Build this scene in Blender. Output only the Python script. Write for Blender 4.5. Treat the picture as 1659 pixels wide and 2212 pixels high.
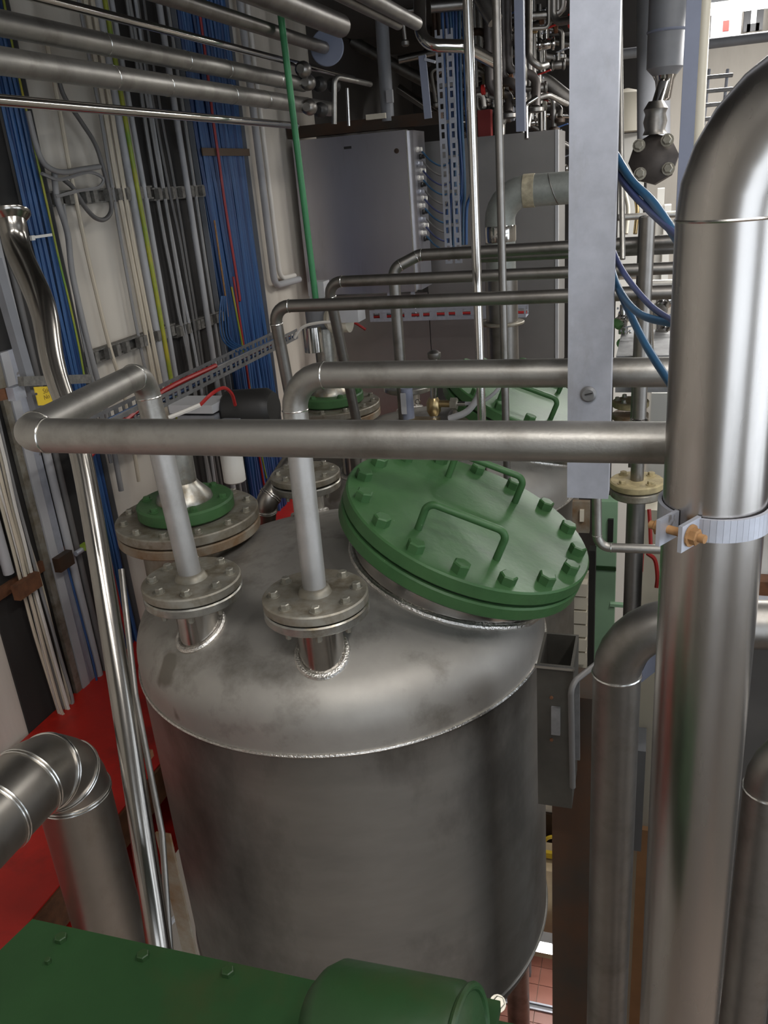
import bpy, math, random
from mathutils import Vector, Matrix, Quaternion
random.seed(7)
V = Vector
for o in list(bpy.data.objects):
    bpy.data.objects.remove(o, do_unlink=True)
scene = bpy.context.scene
COL = scene.collection

# ------------------------------------------------------------------ camera
FPX, CX, CY = 1790.0, 829.5, 1106.0
CAM = V((0, 0, 5.0))
yc = V((600.0, -766.0, FPX)).normalized()
dn = V((370.0, 4494.0, FPX)); dn = (dn - dn.dot(yc) * yc).normalized()
zc = -dn
xc = yc.cross(zc)
M3 = Matrix((xc, yc, zc))                     # camera(right,down,forward) -> world
cam_d = bpy.data.cameras.new('camera'); cam = bpy.data.objects.new('camera', cam_d); COL.objects.link(cam)
r_w, d_w, f_w = M3 @ V((1, 0, 0)), M3 @ V((0, 1, 0)), M3 @ V((0, 0, 1))
rot = Matrix((r_w, -d_w, -f_w)).transposed()
cam.matrix_world = Matrix.Translation(CAM) @ rot.to_4x4()
cam_d.sensor_fit = 'VERTICAL'; cam_d.sensor_height = 36.0; cam_d.lens = 36.0 * FPX / 2212.0
cam_d.clip_start = 0.02; cam_d.clip_end = 100
scene.camera = cam

# ------------------------------------------------------------------ world, exposure
w = bpy.data.worlds.new('world'); scene.world = w; w.use_nodes = True
w.node_tree.nodes['Background'].inputs[0].default_value = (0.75, 0.82, 1.0, 1)
w.node_tree.nodes['Background'].inputs[1].default_value = 0.15
scene.view_settings.view_transform = 'Standard'
scene.view_settings.look = 'None'
scene.view_settings.gamma = 1.0
scene.view_settings.use_curve_mapping = False
scene.view_settings.exposure = 0.12

# ceiling luminaires of the hall: (centre, half length, axis, watts, colour)
LUMINAIRES = [
    (V((0.60, 4.60, 5.60)), 0.62, 'X', 50, (1.0, 0.98, 0.95)),
    (V((0.95, 0.80, 6.35)), 0.60, 'Y', 30, (1.0, 0.965, 0.93)),
    (V((0.25, -0.55, 6.45)), 0.70, 'X', 34, (1.0, 0.965, 0.93)),
    (V((1.50, 3.20, 6.85)), 0.75, 'Y', 22, (1.0, 0.97, 0.93)),
    (V((0.85, 7.30, 6.35)), 0.75, 'X', 120, (1.0, 0.98, 0.96)),
]

# ------------------------------------------------------------------ pixel -> world helpers (measuring the place)
def ray(x, y): return M3 @ V(((x - CX) / FPX, (y - CY) / FPX, 1.0))
def P(x, y, d): return CAM + ray(x, y) * d
def on(ax, x, y, v):
    r = ray(x, y); return CAM + r * ((v - CAM[ax]) / r[ax])
def OX(x, y, v): return on(0, x, y, v)
def OY(x, y, v): return on(1, x, y, v)
def OZ(x, y, v): return on(2, x, y, v)

# ------------------------------------------------------------------ materials
MATS = {}
def mat(name, col, rough=0.5, metal=0.0, var=0.0, vscale=8.0, vcol=None, bump=0.0, bscale=60.0, rvar=0.0,
        stretch=(1, 1, 1), spots=None, emit=None, estr=0.0, coat=0.0, detail=4.0, grime=None, seam=None):
    m = bpy.data.materials.new(name); m.use_nodes = True
    nt = m.node_tree; N = nt.nodes; L = nt.links
    b = N['Principled BSDF']
    b.inputs['Base Color'].default_value = (*col, 1); b.inputs['Roughness'].default_value = rough
    b.inputs['Metallic'].default_value = metal
    if name.startswith('green'): b.inputs['Specular IOR Level'].default_value = 0.32
    if coat: b.inputs['Coat Weight'].default_value = coat; b.inputs['Coat Roughness'].default_value = 0.12
    if emit:
        b.inputs['Emission Color'].default_value = (*emit, 1); b.inputs['Emission Strength'].default_value = estr
    tc = N.new('ShaderNodeTexCoord'); mp = N.new('ShaderNodeMapping'); mp.inputs['Scale'].default_value = stretch
    L.new(tc.outputs['Object'], mp.inputs['Vector'])
    colout = None
    if var > 0:
        n = N.new('ShaderNodeTexNoise'); n.inputs['Scale'].default_value = vscale; n.inputs['Detail'].default_value = detail
        n.inputs['Roughness'].default_value = 0.6
        L.new(mp.outputs[0], n.inputs['Vector'])
        rp = N.new('ShaderNodeValToRGB'); rp.color_ramp.elements[0].position = 0.32; rp.color_ramp.elements[1].position = 0.68
        c2 = vcol if vcol else tuple(c * (1 - var) for c in col)
        rp.color_ramp.elements[0].color = (*c2, 1); rp.color_ramp.elements[1].color = (*col, 1)
        L.new(n.outputs['Fac'], rp.inputs['Fac']); colout = rp.outputs['Color']
        if rvar > 0:
            mr = N.new('ShaderNodeMapRange'); mr.inputs['To Min'].default_value = rough + rvar; mr.inputs['To Max'].default_value = max(0.03, rough - rvar)
            L.new(n.outputs['Fac'], mr.inputs['Value']); L.new(mr.outputs[0], b.inputs['Roughness'])
    if spots:
        sc, thr, sc_col = spots
        n2 = N.new('ShaderNodeTexNoise'); n2.inputs['Scale'].default_value = sc; n2.inputs['Detail'].default_value = 3
        L.new(mp.outputs[0], n2.inputs['Vector'])
        rp2 = N.new('ShaderNodeValToRGB'); rp2.color_ramp.elements[0].position = thr; rp2.color_ramp.elements[1].position = thr + 0.03
        rp2.color_ramp.elements[0].color = (0, 0, 0, 1); rp2.color_ramp.elements[1].color = (1, 1, 1, 1)
        L.new(n2.outputs['Fac'], rp2.inputs['Fac'])
        mx = N.new('ShaderNodeMix'); mx.data_type = 'RGBA'
        L.new(rp2.outputs['Color'], mx.inputs['Factor'])
        if colout: L.new(colout, mx.inputs['A'])
        else: mx.inputs['A'].default_value = (*col, 1)
        mx.inputs['B'].default_value = (*sc_col, 1); colout = mx.outputs['Result']
    for gz in ((grime,) if grime else ()):
        gs, lo, hi, gc, gst = gz
        mp2 = N.new('ShaderNodeMapping'); mp2.inputs['Scale'].default_value = gst; mp2.inputs['Location'].default_value = (3.1, 1.7, .4)
        L.new(tc.outputs['Object'], mp2.inputs['Vector'])
        ng = N.new('ShaderNodeTexNoise'); ng.inputs['Scale'].default_value = gs; ng.inputs['Detail'].default_value = 6; ng.inputs['Roughness'].default_value = 0.65
        L.new(mp2.outputs[0], ng.inputs['Vector'])
        rg = N.new('ShaderNodeMapRange'); rg.inputs['From Min'].default_value = lo; rg.inputs['From Max'].default_value = hi
        L.new(ng.outputs['Fac'], rg.inputs['Value']); fac = rg.outputs[0]
        if seam:
            z0, z1 = seam; sx = N.new('ShaderNodeSeparateXYZ'); L.new(tc.outputs['Object'], sx.inputs[0])
            rz = N.new('ShaderNodeMapRange'); rz.inputs['From Min'].default_value = z0; rz.inputs['From Max'].default_value = z1
            rz.inputs['To Min'].default_value = 0.0; rz.inputs['To Max'].default_value = 1.0; L.new(sx.outputs['Z'], rz.inputs['Value'])
            ad = N.new('ShaderNodeMath'); ad.operation = 'MULTIPLY_ADD'; L.new(rz.outputs[0], ad.inputs[0]); L.new(ng.outputs['Fac'], ad.inputs[1]); L.new(fac, ad.inputs[2]); ad.use_clamp = True
            fac = ad.outputs[0]
        mg = N.new('ShaderNodeMix'); mg.data_type = 'RGBA'; L.new(fac, mg.inputs['Factor'])
        if colout: L.new(colout, mg.inputs['A'])
        else: mg.inputs['A'].default_value = (*col, 1)
        mg.inputs['B'].default_value = (*gc, 1); colout = mg.outputs['Result']
    if colout: L.new(colout, b.inputs['Base Color'])
    if bump > 0:
        n3 = N.new('ShaderNodeTexNoise'); n3.inputs['Scale'].default_value = bscale; n3.inputs['Detail'].default_value = 2
        L.new(mp.outputs[0], n3.inputs['Vector'])
        bp = N.new('ShaderNodeBump'); bp.inputs['Strength'].default_value = bump; bp.inputs['Distance'].default_value = 0.004
        L.new(n3.outputs['Fac'], bp.inputs['Height']); L.new(bp.outputs[0], b.inputs['Normal'])
    MATS[name] = m
    return m
mat('steel_pipe', (0.42, 0.405, 0.375), 0.46, 1.0, 0.18, 14, rvar=0.07, bump=0.05, bscale=240, grime=(9, .50, .75, (0.22, 0.205, 0.18), (1, 1, 1)))
mat('steel_dark_pipe', (0.30, 0.285, 0.265), 0.42, 1.0, 0.2, 14, rvar=0.06, grime=(9, .50, .75, (0.17, 0.155, 0.135), (1, 1, 1)))
mat('steel_white_pipe', (0.46, 0.45, 0.435), 0.52, 0.75, 0.12, 20, rvar=0.05, grime=(10, .48, .75, (0.30, 0.285, 0.26), (1, 1, .6)))
mat('steel_big', (0.52, 0.495, 0.47), 0.27, 1.0, 0.2, 9, stretch=(1, 1, 0.15), rvar=0.06, grime=(7, .52, .78, (0.30, 0.28, 0.26), (1, 1, .2)))
mat('steel_polish', (0.62, 0.60, 0.57), 0.13, 1.0, 0.15, 12, stretch=(1, 1, 0.2), rvar=0.04)
mat('steel_riser', (0.37, 0.35, 0.32), 0.20, 1.0, 0.25, 12, stretch=(1, 1, 0.25), rvar=0.06)
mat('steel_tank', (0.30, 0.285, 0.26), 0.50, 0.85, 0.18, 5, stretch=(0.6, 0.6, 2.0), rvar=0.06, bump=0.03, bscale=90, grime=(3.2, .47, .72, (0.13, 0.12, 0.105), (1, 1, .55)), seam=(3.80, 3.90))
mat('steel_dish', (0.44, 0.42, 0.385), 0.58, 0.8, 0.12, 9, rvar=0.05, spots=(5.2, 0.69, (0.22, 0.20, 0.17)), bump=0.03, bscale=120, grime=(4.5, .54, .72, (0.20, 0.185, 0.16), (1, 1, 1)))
mat('steel_duct', (0.40, 0.375, 0.34), 0.36, 1.0, 0.15, 7, rvar=0.05, spots=(9, 0.73, (0.20, 0.11, 0.05)), grime=(6, .50, .75, (0.24, 0.21, 0.17), (1, 1, .6)))
mat('bracket_steel', (0.085, 0.08, 0.068), 0.5, 0.5, 0.4, 9)
mat('weld_bright', (0.85, 0.82, 0.77), 0.30, 1.0, 0.4, 160, bump=0.5, bscale=260)
mat('seam_bright', (0.66, 0.65, 0.62), 0.24, 1.0)
mat('galvanised', (0.47, 0.49, 0.55), 0.50, 0.55, 0.16, 28, rvar=0.06, spots=(34, 0.70, (0.26, 0.25, 0.25)), grime=(9, .55, .80, (0.30, 0.30, 0.31), (1, 1, .4)))
mat('galvanised_dull', (0.27, 0.27, 0.27), 0.55, 0.6, 0.35, 25, rvar=0.05)
mat('strut_dusty', (0.20, 0.19, 0.17), 0.7, 0.3, 0.5, 60)
mat('cabinet_steel', (0.52, 0.515, 0.56), 0.33, 0.95, 0.10, 3, stretch=(1, 1, 0.3), rvar=0.05, grime=(3, .50, .80, (0.36, 0.35, 0.36), (2, 1, .35)))
mat('cabinet_grey', (0.27, 0.26, 0.25), 0.48, 0.7, 0.12, 3)
mat('flange_dusty', (0.33, 0.315, 0.27), 0.50, 0.55, 0.35, 26, vcol=(0.22, 0.19, 0.14), rvar=0.06, grime=(14, .50, .70, (0.13, 0.10, 0.06), (1, 1, 1)))
mat('flange_zinc', (0.45, 0.44, 0.40), 0.36, 0.85, 0.35, 30, rvar=0.08, grime=(12, .50, .70, (0.20, 0.16, 0.10), (1, 1, 1)))
mat('flange_yellow', (0.45, 0.37, 0.20), 0.7, 0.1, 0.45, 40)
mat('flange_rusty', (0.30, 0.275, 0.22), 0.6, 0.3, 0.6, 16, vcol=(0.19, 0.105, 0.045))
mat('bolt_dusty', (0.40, 0.38, 0.32), 0.42, 0.7, 0.3, 60)
mat('nozzle_shiny', (0.48, 0.46, 0.43), 0.22, 1.0, 0.2, 20)
mat('green_paint', (0.052, 0.130, 0.047), 0.42, 0.0, 0.18, 10, bump=0.14, bscale=70, spots=(55, 0.76, (0.30, 0.34, 0.25)), grime=(8, .52, .80, (0.028, 0.080, 0.030), (1, 1, 1)))
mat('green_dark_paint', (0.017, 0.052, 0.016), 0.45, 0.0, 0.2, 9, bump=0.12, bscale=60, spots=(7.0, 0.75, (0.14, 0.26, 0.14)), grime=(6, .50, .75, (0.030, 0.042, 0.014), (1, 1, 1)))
mat('green_pale_paint', (0.26, 0.42, 0.27), 0.45, 0.0, 0.15, 6)
mat('green_rod', (0.05, 0.22, 0.09), 0.4, 0.0, 0.1, 20)
mat('red_paint', (0.50, 0.018, 0.010), 0.45, 0.0, 0.22, 7, bump=0.08, bscale=60, spots=(13, 0.775, (0.55, 0.48, 0.42)), grime=(5, .50, .75, (0.20, 0.012, 0.008), (1, 1, 1)))
mat('red_dark', (0.16, 0.014, 0.012), 0.45)
mat('red_plastic', (0.42, 0.02, 0.015), 0.4)
mat('wall_white', (0.56, 0.515, 0.445), 0.55, 0.0, 0.14, 3.0, stretch=(1, 1, 0.25), grime=(2.2, .50, .80, (0.40, 0.36, 0.30), (1, 2, .25)))
mat('wall_dirty', (0.42, 0.40, 0.36), 0.6, 0.0, 0.2, 1.5)
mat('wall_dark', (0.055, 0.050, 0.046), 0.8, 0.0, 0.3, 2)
mat('dark_board', (0.022, 0.020, 0.018), 0.75, 0.0, 0.3, 4)
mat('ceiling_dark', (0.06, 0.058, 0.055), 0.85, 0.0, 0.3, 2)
mat('blue_cable', (0.018, 0.068, 0.19), 0.42)
mat('blue_cable_light', (0.024, 0.085, 0.22), 0.42)
mat('blue_cable_deep', (0.010, 0.042, 0.14), 0.45)
mat('blue_hose', (0.017, 0.065, 0.13), 0.40)
mat('navy_hose', (0.035, 0.045, 0.11), 0.4)
mat('grey_cable', (0.23, 0.225, 0.22), 0.5)
mat('grey_conduit', (0.34, 0.34, 0.345), 0.5)
mat('dark_grey_cable', (0.11, 0.105, 0.10), 0.5)
mat('beige_cable', (0.50, 0.44, 0.34), 0.5)
mat('white_cable', (0.60, 0.57, 0.52), 0.45)
mat('yellow_cable', (0.46, 0.35, 0.02), 0.45, 0.0, 1.0, 4, vcol=(0.06, 0.24, 0.03), stretch=(0.2, 0.2, 1))
mat('yellow_sign', (0.66, 0.46, 0.03), 0.5, 0.0, 0.1, 12)
mat('sign_ink', (0.24, 0.15, 0.02), 0.6)
mat('red_cable', (0.30, 0.014, 0.012), 0.42)
mat('black_rubber', (0.015, 0.014, 0.013), 0.5)
mat('rust', (0.15, 0.058, 0.022), 0.85, 0.0, 0.5, 30)
mat('rust_dark', (0.036, 0.026, 0.018), 0.6, 0.2, 0.5, 9, vcol=(0.060, 0.027, 0.012))
mat('rust_light', (0.34, 0.18, 0.07), 0.8, 0.0, 0.4, 60)
mat('brown_strap', (0.09, 0.055, 0.030), 0.6)
mat('valve_brown', (0.085, 0.072, 0.066), 0.5, 0.3, 0.3, 20)
mat('grey_paint', (0.20, 0.205, 0.22), 0.5, 0.0, 0.15, 8)
mat('bluegrey_paint', (0.20, 0.22, 0.29), 0.5, 0.1, 0.12, 8)
mat('light_grey_paint', (0.42, 0.42, 0.43), 0.45, 0.1, 0.1, 8)
mat('white_plastic', (0.70, 0.68, 0.63), 0.4)
mat('cream_plastic', (0.62, 0.57, 0.46), 0.5)
mat('cladding', (0.32, 0.335, 0.31), 0.55, 0.4, 0.15, 70)
mat('beige_tape', (0.50, 0.44, 0.31), 0.7, 0.0, 0.4, 40)
mat('brass', (0.55, 0.42, 0.22), 0.3, 1.0, 0.2, 20)
mat('tile_red', (0.36, 0.15, 0.11), 0.40, 0.0, 0.15, 3)
mat('grout', (0.50, 0.40, 0.33), 0.8)
mat('orange_wall', (0.42, 0.22, 0.10), 0.6, 0.0, 0.25, 4)
mat('concrete_beige', (0.48, 0.38, 0.24), 0.7, 0.0, 0.2, 5)
mat('window_light', (0.9, 0.9, 0.9), 0.4, emit=(0.95, 0.97, 1.0), estr=3.5)
mat('tube_light', (1, 1, 1), 0.3, emit=(1.0, 0.98, 0.95), estr=12)
mat('daylight', (0.9, 0.9, 0.9), 0.4, emit=(0.80, 0.89, 1.0), estr=2.4)
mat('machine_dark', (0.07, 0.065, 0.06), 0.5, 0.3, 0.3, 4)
mat('partition_brown', (0.16, 0.14, 0.12), 0.7, 0.0, 0.3, 5)
mat('blue_plastic', (0.05, 0.10, 0.25), 0.4)

# ------------------------------------------------------------------ mesh builder
def frame(t):
    t = t.normalized(); a = V((0, 0, 1)) if abs(t.z) < 0.9 else V((1, 0, 0))
    u = t.cross(a).normalized(); return u, t.cross(u).normalized()
def rot_to(n):
    return V((0, 0, 1)).rotation_difference(n.normalized()).to_matrix()
def fillet(pts, rb, n=7):
    out = [pts[0]]; marks = []
    for i in range(1, len(pts) - 1):
        a, b, c = pts[i - 1], pts[i], pts[i + 1]
        d1 = (a - b).normalized(); d2 = (c - b).normalized()
        ang = d1.angle(d2)
        if ang > math.pi - 0.02: out.append(b); continue
        t = min(rb / math.tan(ang / 2), (a - b).length * 0.49 if i > 1 else (a - b).length * 0.98, (c - b).length * 0.49 if i < len(pts) - 2 else (c - b).length * 0.98)
        r = t * math.tan(ang / 2)
        cen = b + (d1 + d2).normalized() * (r / math.sin(ang / 2))
        p0, p1 = b + d1 * t, b + d2 * t
        v0, v1 = p0 - cen, p1 - cen
        ax = v0.cross(v1).normalized(); tot = v0.angle(v1)
        for k in range(n + 1):
            out.append(cen + Quaternion(ax, tot * k / n) @ v0)
        marks += [(p0, -d1), (p1, d2)]
    out.append(pts[-1]); return out, marks
def smooth_path(pts, n=5):
    q = [pts[0] * 2 - pts[1]] + list(pts) + [pts[-1] * 2 - pts[-2]]; out = []
    for i in range(1, len(q) - 2):
        p0, p1, p2, p3 = q[i - 1:i + 3]
        for k in range(n):
            t = k / n
            out.append(0.5 * ((2 * p1) + (p2 - p0) * t + (2 * p0 - 5 * p1 + 4 * p2 - p3) * t * t + (3 * p1 - p0 - 3 * p2 + p3) * t ** 3))
    out.append(pts[-1]); return out
class MB:
    def __init__(s): s.v = []; s.f = []
    def ring_tube(s, pts, rads, seg=16, caps=True):
        base = len(s.v); u = None
        n = len(pts)
        for i, p in enumerate(pts):
            t = (pts[min(i + 1, n - 1)] - pts[max(i - 1, 0)])
            if t.length < 1e-9: t = V((0, 0, 1))
            t.normalize()
            if u is None: u, _ = frame(t)
            u = (u - t * u.dot(t)); u = u.normalized() if u.length > 1e-6 else frame(t)[0]
            w_ = t.cross(u); r = rads[i] if isinstance(rads, (list, tuple)) else rads
            for k in range(seg):
                a = 2 * math.pi * k / seg; s.v.append(p + (u * math.cos(a) + w_ * math.sin(a)) * r)
        for i in range(n - 1):
            for k in range(seg):
                a = base + i * seg + k; b = base + i * seg + (k + 1) % seg
                s.f.append((a, b, b + seg, a + seg))
        if caps:
            s.f.append(tuple(base + k for k in range(seg))[::-1]); s.f.append(tuple(base + (n - 1) * seg + k for k in range(seg)))
        return s
    def tube(s, pts, r, seg=16, bend=None, caps=True):
        p, s.marks = fillet([V(q) for q in pts], bend if bend else r * 2.2)
        return s.ring_tube(p, r, seg, caps)
    def cyl(s, a, b, r, seg=20, r2=None): return s.ring_tube([V(a), V(b)], [r, r if r2 is None else r2], seg)
    def lathe(s, prof, c=V((0, 0, 0)), n=V((0, 0, 1)), seg=48, cap0=True, cap1=True):
        R = rot_to(V(n)); base = len(s.v); m = len(prof)
        for (r, z) in prof:
            for k in range(seg):
                a = 2 * math.pi * k / seg; s.v.append(V(c) + R @ V((r * math.cos(a), r * math.sin(a), z)))
        for i in range(m - 1):
            for k in range(seg):
                a = base + i * seg + k; b = base + i * seg + (k + 1) % seg; s.f.append((a, b, b + seg, a + seg))
        if cap0: s.f.append(tuple(base + k for k in range(seg))[::-1])
        if cap1: s.f.append(tuple(base + (m - 1) * seg + k for k in range(seg)))
        return s
    def torus(s, c, n, R, r, seg=32, sub=8, arc=None):
        Rm = rot_to(V(n)); base = len(s.v)
        for i in range(seg):
            a = 2 * math.pi * i / seg
            for k in range(sub):
                b = 2 * math.pi * k / sub
                s.v.append(V(c) + Rm @ V(((R + r * math.cos(b)) * math.cos(a), (R + r * math.cos(b)) * math.sin(a), r * math.sin(b))))
        for i in range(seg):
            for k in range(sub):
                i2 = (i + 1) % seg; k2 = (k + 1) % sub
                s.f.append((base + i * sub + k, base + i2 * sub + k, base + i2 * sub + k2, base + i * sub + k2))
        return s
    def box(s, lo, hi):
        return s.obox((V(lo) + V(hi)) / 2, (V(hi) - V(lo)) / 2)
    def obox(s, c, h, R=None):
        base = len(s.v); R = R or Matrix.Identity(3)
        for sx in (-1, 1):
            for sy in (-1, 1):
                for sz in (-1, 1): s.v.append(V(c) + R @ V((sx * h[0], sy * h[1], sz * h[2])))
        for q in ((0, 1, 3, 2), (4, 6, 7, 5), (0, 4, 5, 1), (2, 3, 7, 6), (0, 2, 6, 4), (1, 5, 7, 3)):
            s.f.append(tuple(base + k for k in q))
        return s
    def bar(s, a, b, wd, ht, up=V((0, 0, 1))):
        a, b = V(a), V(b); t = (b - a).normalized(); sd = t.cross(up)
        sd = sd.normalized() if sd.length > 1e-5 else frame(t)[0]; u2 = sd.cross(t)
        R = Matrix((t, sd, u2)).transposed(); return s.obox((a + b) / 2, ((b - a).length / 2, wd / 2, ht / 2), R)
    def prism(s, poly, ext):
        base = len(s.v); n = len(poly); ext = V(ext)
        s.v += [V(p) for p in poly] + [V(p) + ext for p in poly]
        s.f.append(tuple(base + k for k in range(n))[::-1]); s.f.append(tuple(base + n + k for k in range(n)))
        for k in range(n): s.f.append((base + k, base + (k + 1) % n, base + n + (k + 1) % n, base + n + k))
        return s
def mesh(name, mb, m, origin=V((0, 0, 0)), sharp=38):
    me = bpy.data.meshes.new(name)
    me.from_pydata([tuple(p - origin) for p in mb.v], [], mb.f); me.materials.append(MATS[m] if isinstance(m, str) else m)
    me.shade_smooth(); me.set_sharp_from_angle(angle=math.radians(sharp)); me.update()
    return me
def tag(o, label=None, cat=None, group=None, kind=None):
    if label: o['label'] = label
    if cat: o['category'] = cat
    if group: o['group'] = group
    if kind: o['kind'] = kind
    return o
def thing(name, label, cat, loc, group=None):
    o = bpy.data.objects.new(name, None); o.empty_display_size = 0.05; COL.objects.link(o); o.location = loc
    return tag(o, label, cat, group)
def root_loc(o):
    p = V((0, 0, 0))
    while o: p += o.location; o = o.parent
    return p
def add(name, mb, m, parent=None, label=None, cat=None, group=None, kind=None, sharp=38):
    if parent is None:
        c = V((0, 0, 0))
        for p in mb.v: c += p
        c /= max(1, len(mb.v)); zmin = min(p.z for p in mb.v); c.z = zmin
        o = bpy.data.objects.new(name, mesh(name, mb, m, c, sharp)); o.location = c
    else:
        o = bpy.data.objects.new(name, mesh(name, mb, m, root_loc(parent), sharp)); o.parent = parent
    COL.objects.link(o); return tag(o, label, cat, group, kind)
def inst(name, me, parent, pos, n=V((0, 0, 1)), spin=0.0):
    o = bpy.data.objects.new(name, me); COL.objects.link(o); o.parent = parent
    o.matrix_local = Matrix.Translation(V(pos) - root_loc(parent)) @ (rot_to(V(n)) @ Matrix.Rotation(spin, 3, 'Z')).to_4x4()
    return o
_bolt = {}
def bolt_mesh(r, h, m, washer=True):
    k = (round(r, 4), round(h, 4), m, washer)
    if k not in _bolt:
        b = MB()
        if washer: b.lathe([(r * 1.35, 0), (r * 1.35, r * .22)], seg=14)
        b.lathe([(r, r * .2 if washer else 0), (r, h * .88), (r * .82, h)], seg=6)
        _bolt[k] = mesh('bolt', b, m, sharp=25)
    return _bolt[k]
def bolts(parent, c, n, R, cnt, r, h, m, phase=0.0, washer=True, name='bolt'):
    Rm = rot_to(V(n)); me = bolt_mesh(r, h, m, washer)
    for i in range(cnt):
        a = 2 * math.pi * (i + phase) / cnt
        inst(name, me, parent, V(c) + Rm @ V((R * math.cos(a), R * math.sin(a), 0)), n, spin=i * 1.7)
def disc_prof(R, t, ch=0.003):
    return [(R - ch, 0), (R, ch), (R, t - ch), (R - ch, t)]
def pipe(label, pts, r, m, bend=None, welds=True, seg=18, name='pipe', cat='pipe', group=None, weld_mat='seam_bright', extra=None):
    pts = [V(p) for p in pts]
    b = MB().tube(pts, r, seg, bend)
    if (welds and b.marks) or extra:
        t = thing(name, label, cat, min(pts, key=lambda p: p.z), group)
        add('pipe_body', b, m, t)
        for (p, d) in (b.marks if welds else []):
            add('weld_ring', MB().torus(p, d, r, r * 0.045 + 0.0006, 24, 6), weld_mat, t)
        return t
    return add(name, b, m, None, label, cat, group)
def cable(label, pts, r, m, group=None, name='cable', n=5, seg=6, cat='cable'):
    return add(name, MB().ring_tube(smooth_path([V(p) for p in pts], n) if len(pts) > 2 else [V(p) for p in pts], r, seg), m, None, label, cat, group)

# ================================================================== the room
WX = -1.85
def struct(name, mb, m, parent=None, **k):
    o = add(name, mb, m, parent, **k)
    if parent is None: o['kind'] = 'structure'
    return o
# floor with red tiles
fl = struct('floor', MB().box((-2.6, -3.2, -0.25), (4.2, 10.2, -0.012)), 'grout')
tm = mesh('tile', MB().obox((0, 0, -0.006), (0.0655, 0.0655, 0.0065)), 'tile_red')
for i in range(12):
    for j in range(15):
        inst('tile', tm, fl, (-1.02 + i * 0.135, 3.06 + j * 0.135, 0))
# corrugated white sheet wall on the left
wb = MB(); yy = -3.0; prof = []
while yy < 4.75:
    prof += [(yy, 0), (yy + 0.19, 0), (yy + 0.205, 0.010), (yy + 0.235, 0.010)]; yy += 0.25
poly = [V((WX + dx, y, -0.1)) for (y, dx) in prof] + [V((WX - 0.12, yy, -0.1)), V((WX - 0.12, -3.0, -0.1))]
wb.prism(poly, (0, 0, 7.3)); struct('wall_left', wb, 'wall_white')
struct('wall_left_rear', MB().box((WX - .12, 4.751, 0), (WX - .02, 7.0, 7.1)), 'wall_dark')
struct('wall_far', MB().box((-2.6, 9.6, -0.1), (4.2, 9.8, 7.2)), 'wall_white')
struct('wall_right', MB().box((3.9, -3.1, -0.1), (4.1, 9.8, 7.2)), 'wall_dirty')
struct('wall_behind', MB().box((-2.2, -3.1, -0.1), (4.1, -2.95, 7.2)), 'wall_dirty')
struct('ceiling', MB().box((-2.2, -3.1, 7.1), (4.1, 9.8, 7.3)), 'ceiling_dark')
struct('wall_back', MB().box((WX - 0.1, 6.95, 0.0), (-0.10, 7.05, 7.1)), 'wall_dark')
# dark deck added over the pipe rack to shade the upper left wall
struct('added_shade_deck', MB().box((WX, 0.9, 5.82), (-0.35, 6.4, 5.9)), 'ceiling_dark')
# unseen daylight windows, placed and sized for cool highlights (right wall, behind the photographer)
for k, (lo, hi) in enumerate((((3.86, -1.4, 3.0), (3.90, 2.6, 5.7)), ((0.6, -2.97, 3.1), (3.6, -2.93, 6.3)))):
    o = struct('window_%d' % (k + 3), MB().box(lo, hi), 'daylight')
    if k == 0:
        for y in (-1.4, -0.6, 0.2, 1.0, 1.8, 2.6): add('window_bar', MB().box((3.83, y - .04, 2.95), (3.87, y + .04, 5.75)), 'light_grey_paint', o)
    else:
        for x in (0.6, 1.35, 2.1, 2.85, 3.6): add('window_bar', MB().box((x - .04, -2.94, 3.05), (x + .04, -2.90, 6.35)), 'light_grey_paint', o)

# luminaires
for i, (c, hl, ax, wt, colr) in enumerate(LUMINAIRES):
    where = ['bright twin-tube lamp hanging at the top right before the far hall', 'twin-tube ceiling lamp along the right side of the hall',
             'twin-tube ceiling lamp behind the camera', 'twin-tube ceiling lamp over the walkway right of the tanks',
             'twin-tube ceiling lamp deep in the far hall'][i]
    d = V((1, 0, 0)) if ax == 'X' else V((0, 1, 0)); sd = V((0, 1, 0)) if ax == 'X' else V((1, 0, 0))
    t = thing('fluorescent_lamp', where, 'lamp', c - V((0, 0, 0.03)), 'hall luminaires')
    add('housing', MB().bar(c - d * hl + V((0, 0, .045)), c + d * hl + V((0, 0, .045)), 0.16, 0.05), 'light_grey_paint', t)
    for s in (-1, 1):
        add('tube', MB().cyl(c - d * (hl - .03) + sd * .045 * s, c + d * (hl - .03) + sd * .045 * s, 0.014, 12), 'tube_light', t)
        add('hanger', MB().cyl(c + d * hl * .7 * s + V((0, 0, .06)), V(((c + d * hl * .7 * s).x, (c + d * hl * .7 * s).y, 7.12)), 0.006, 6), 'galvanised_dull', t)
    ld = bpy.data.lights.new('lamp_light', 'AREA'); ld.shape = 'RECTANGLE'; ld.size = hl * 2; ld.size_y = 0.14
    ld.energy = wt; ld.color = colr
    lo = bpy.data.objects.new('lamp_light', ld); COL.objects.link(lo); lo.parent = t; lo.location = (0, 0, -0.02)
    if ax == 'Y': lo.rotation_euler = (0, 0, math.pi / 2)

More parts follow.
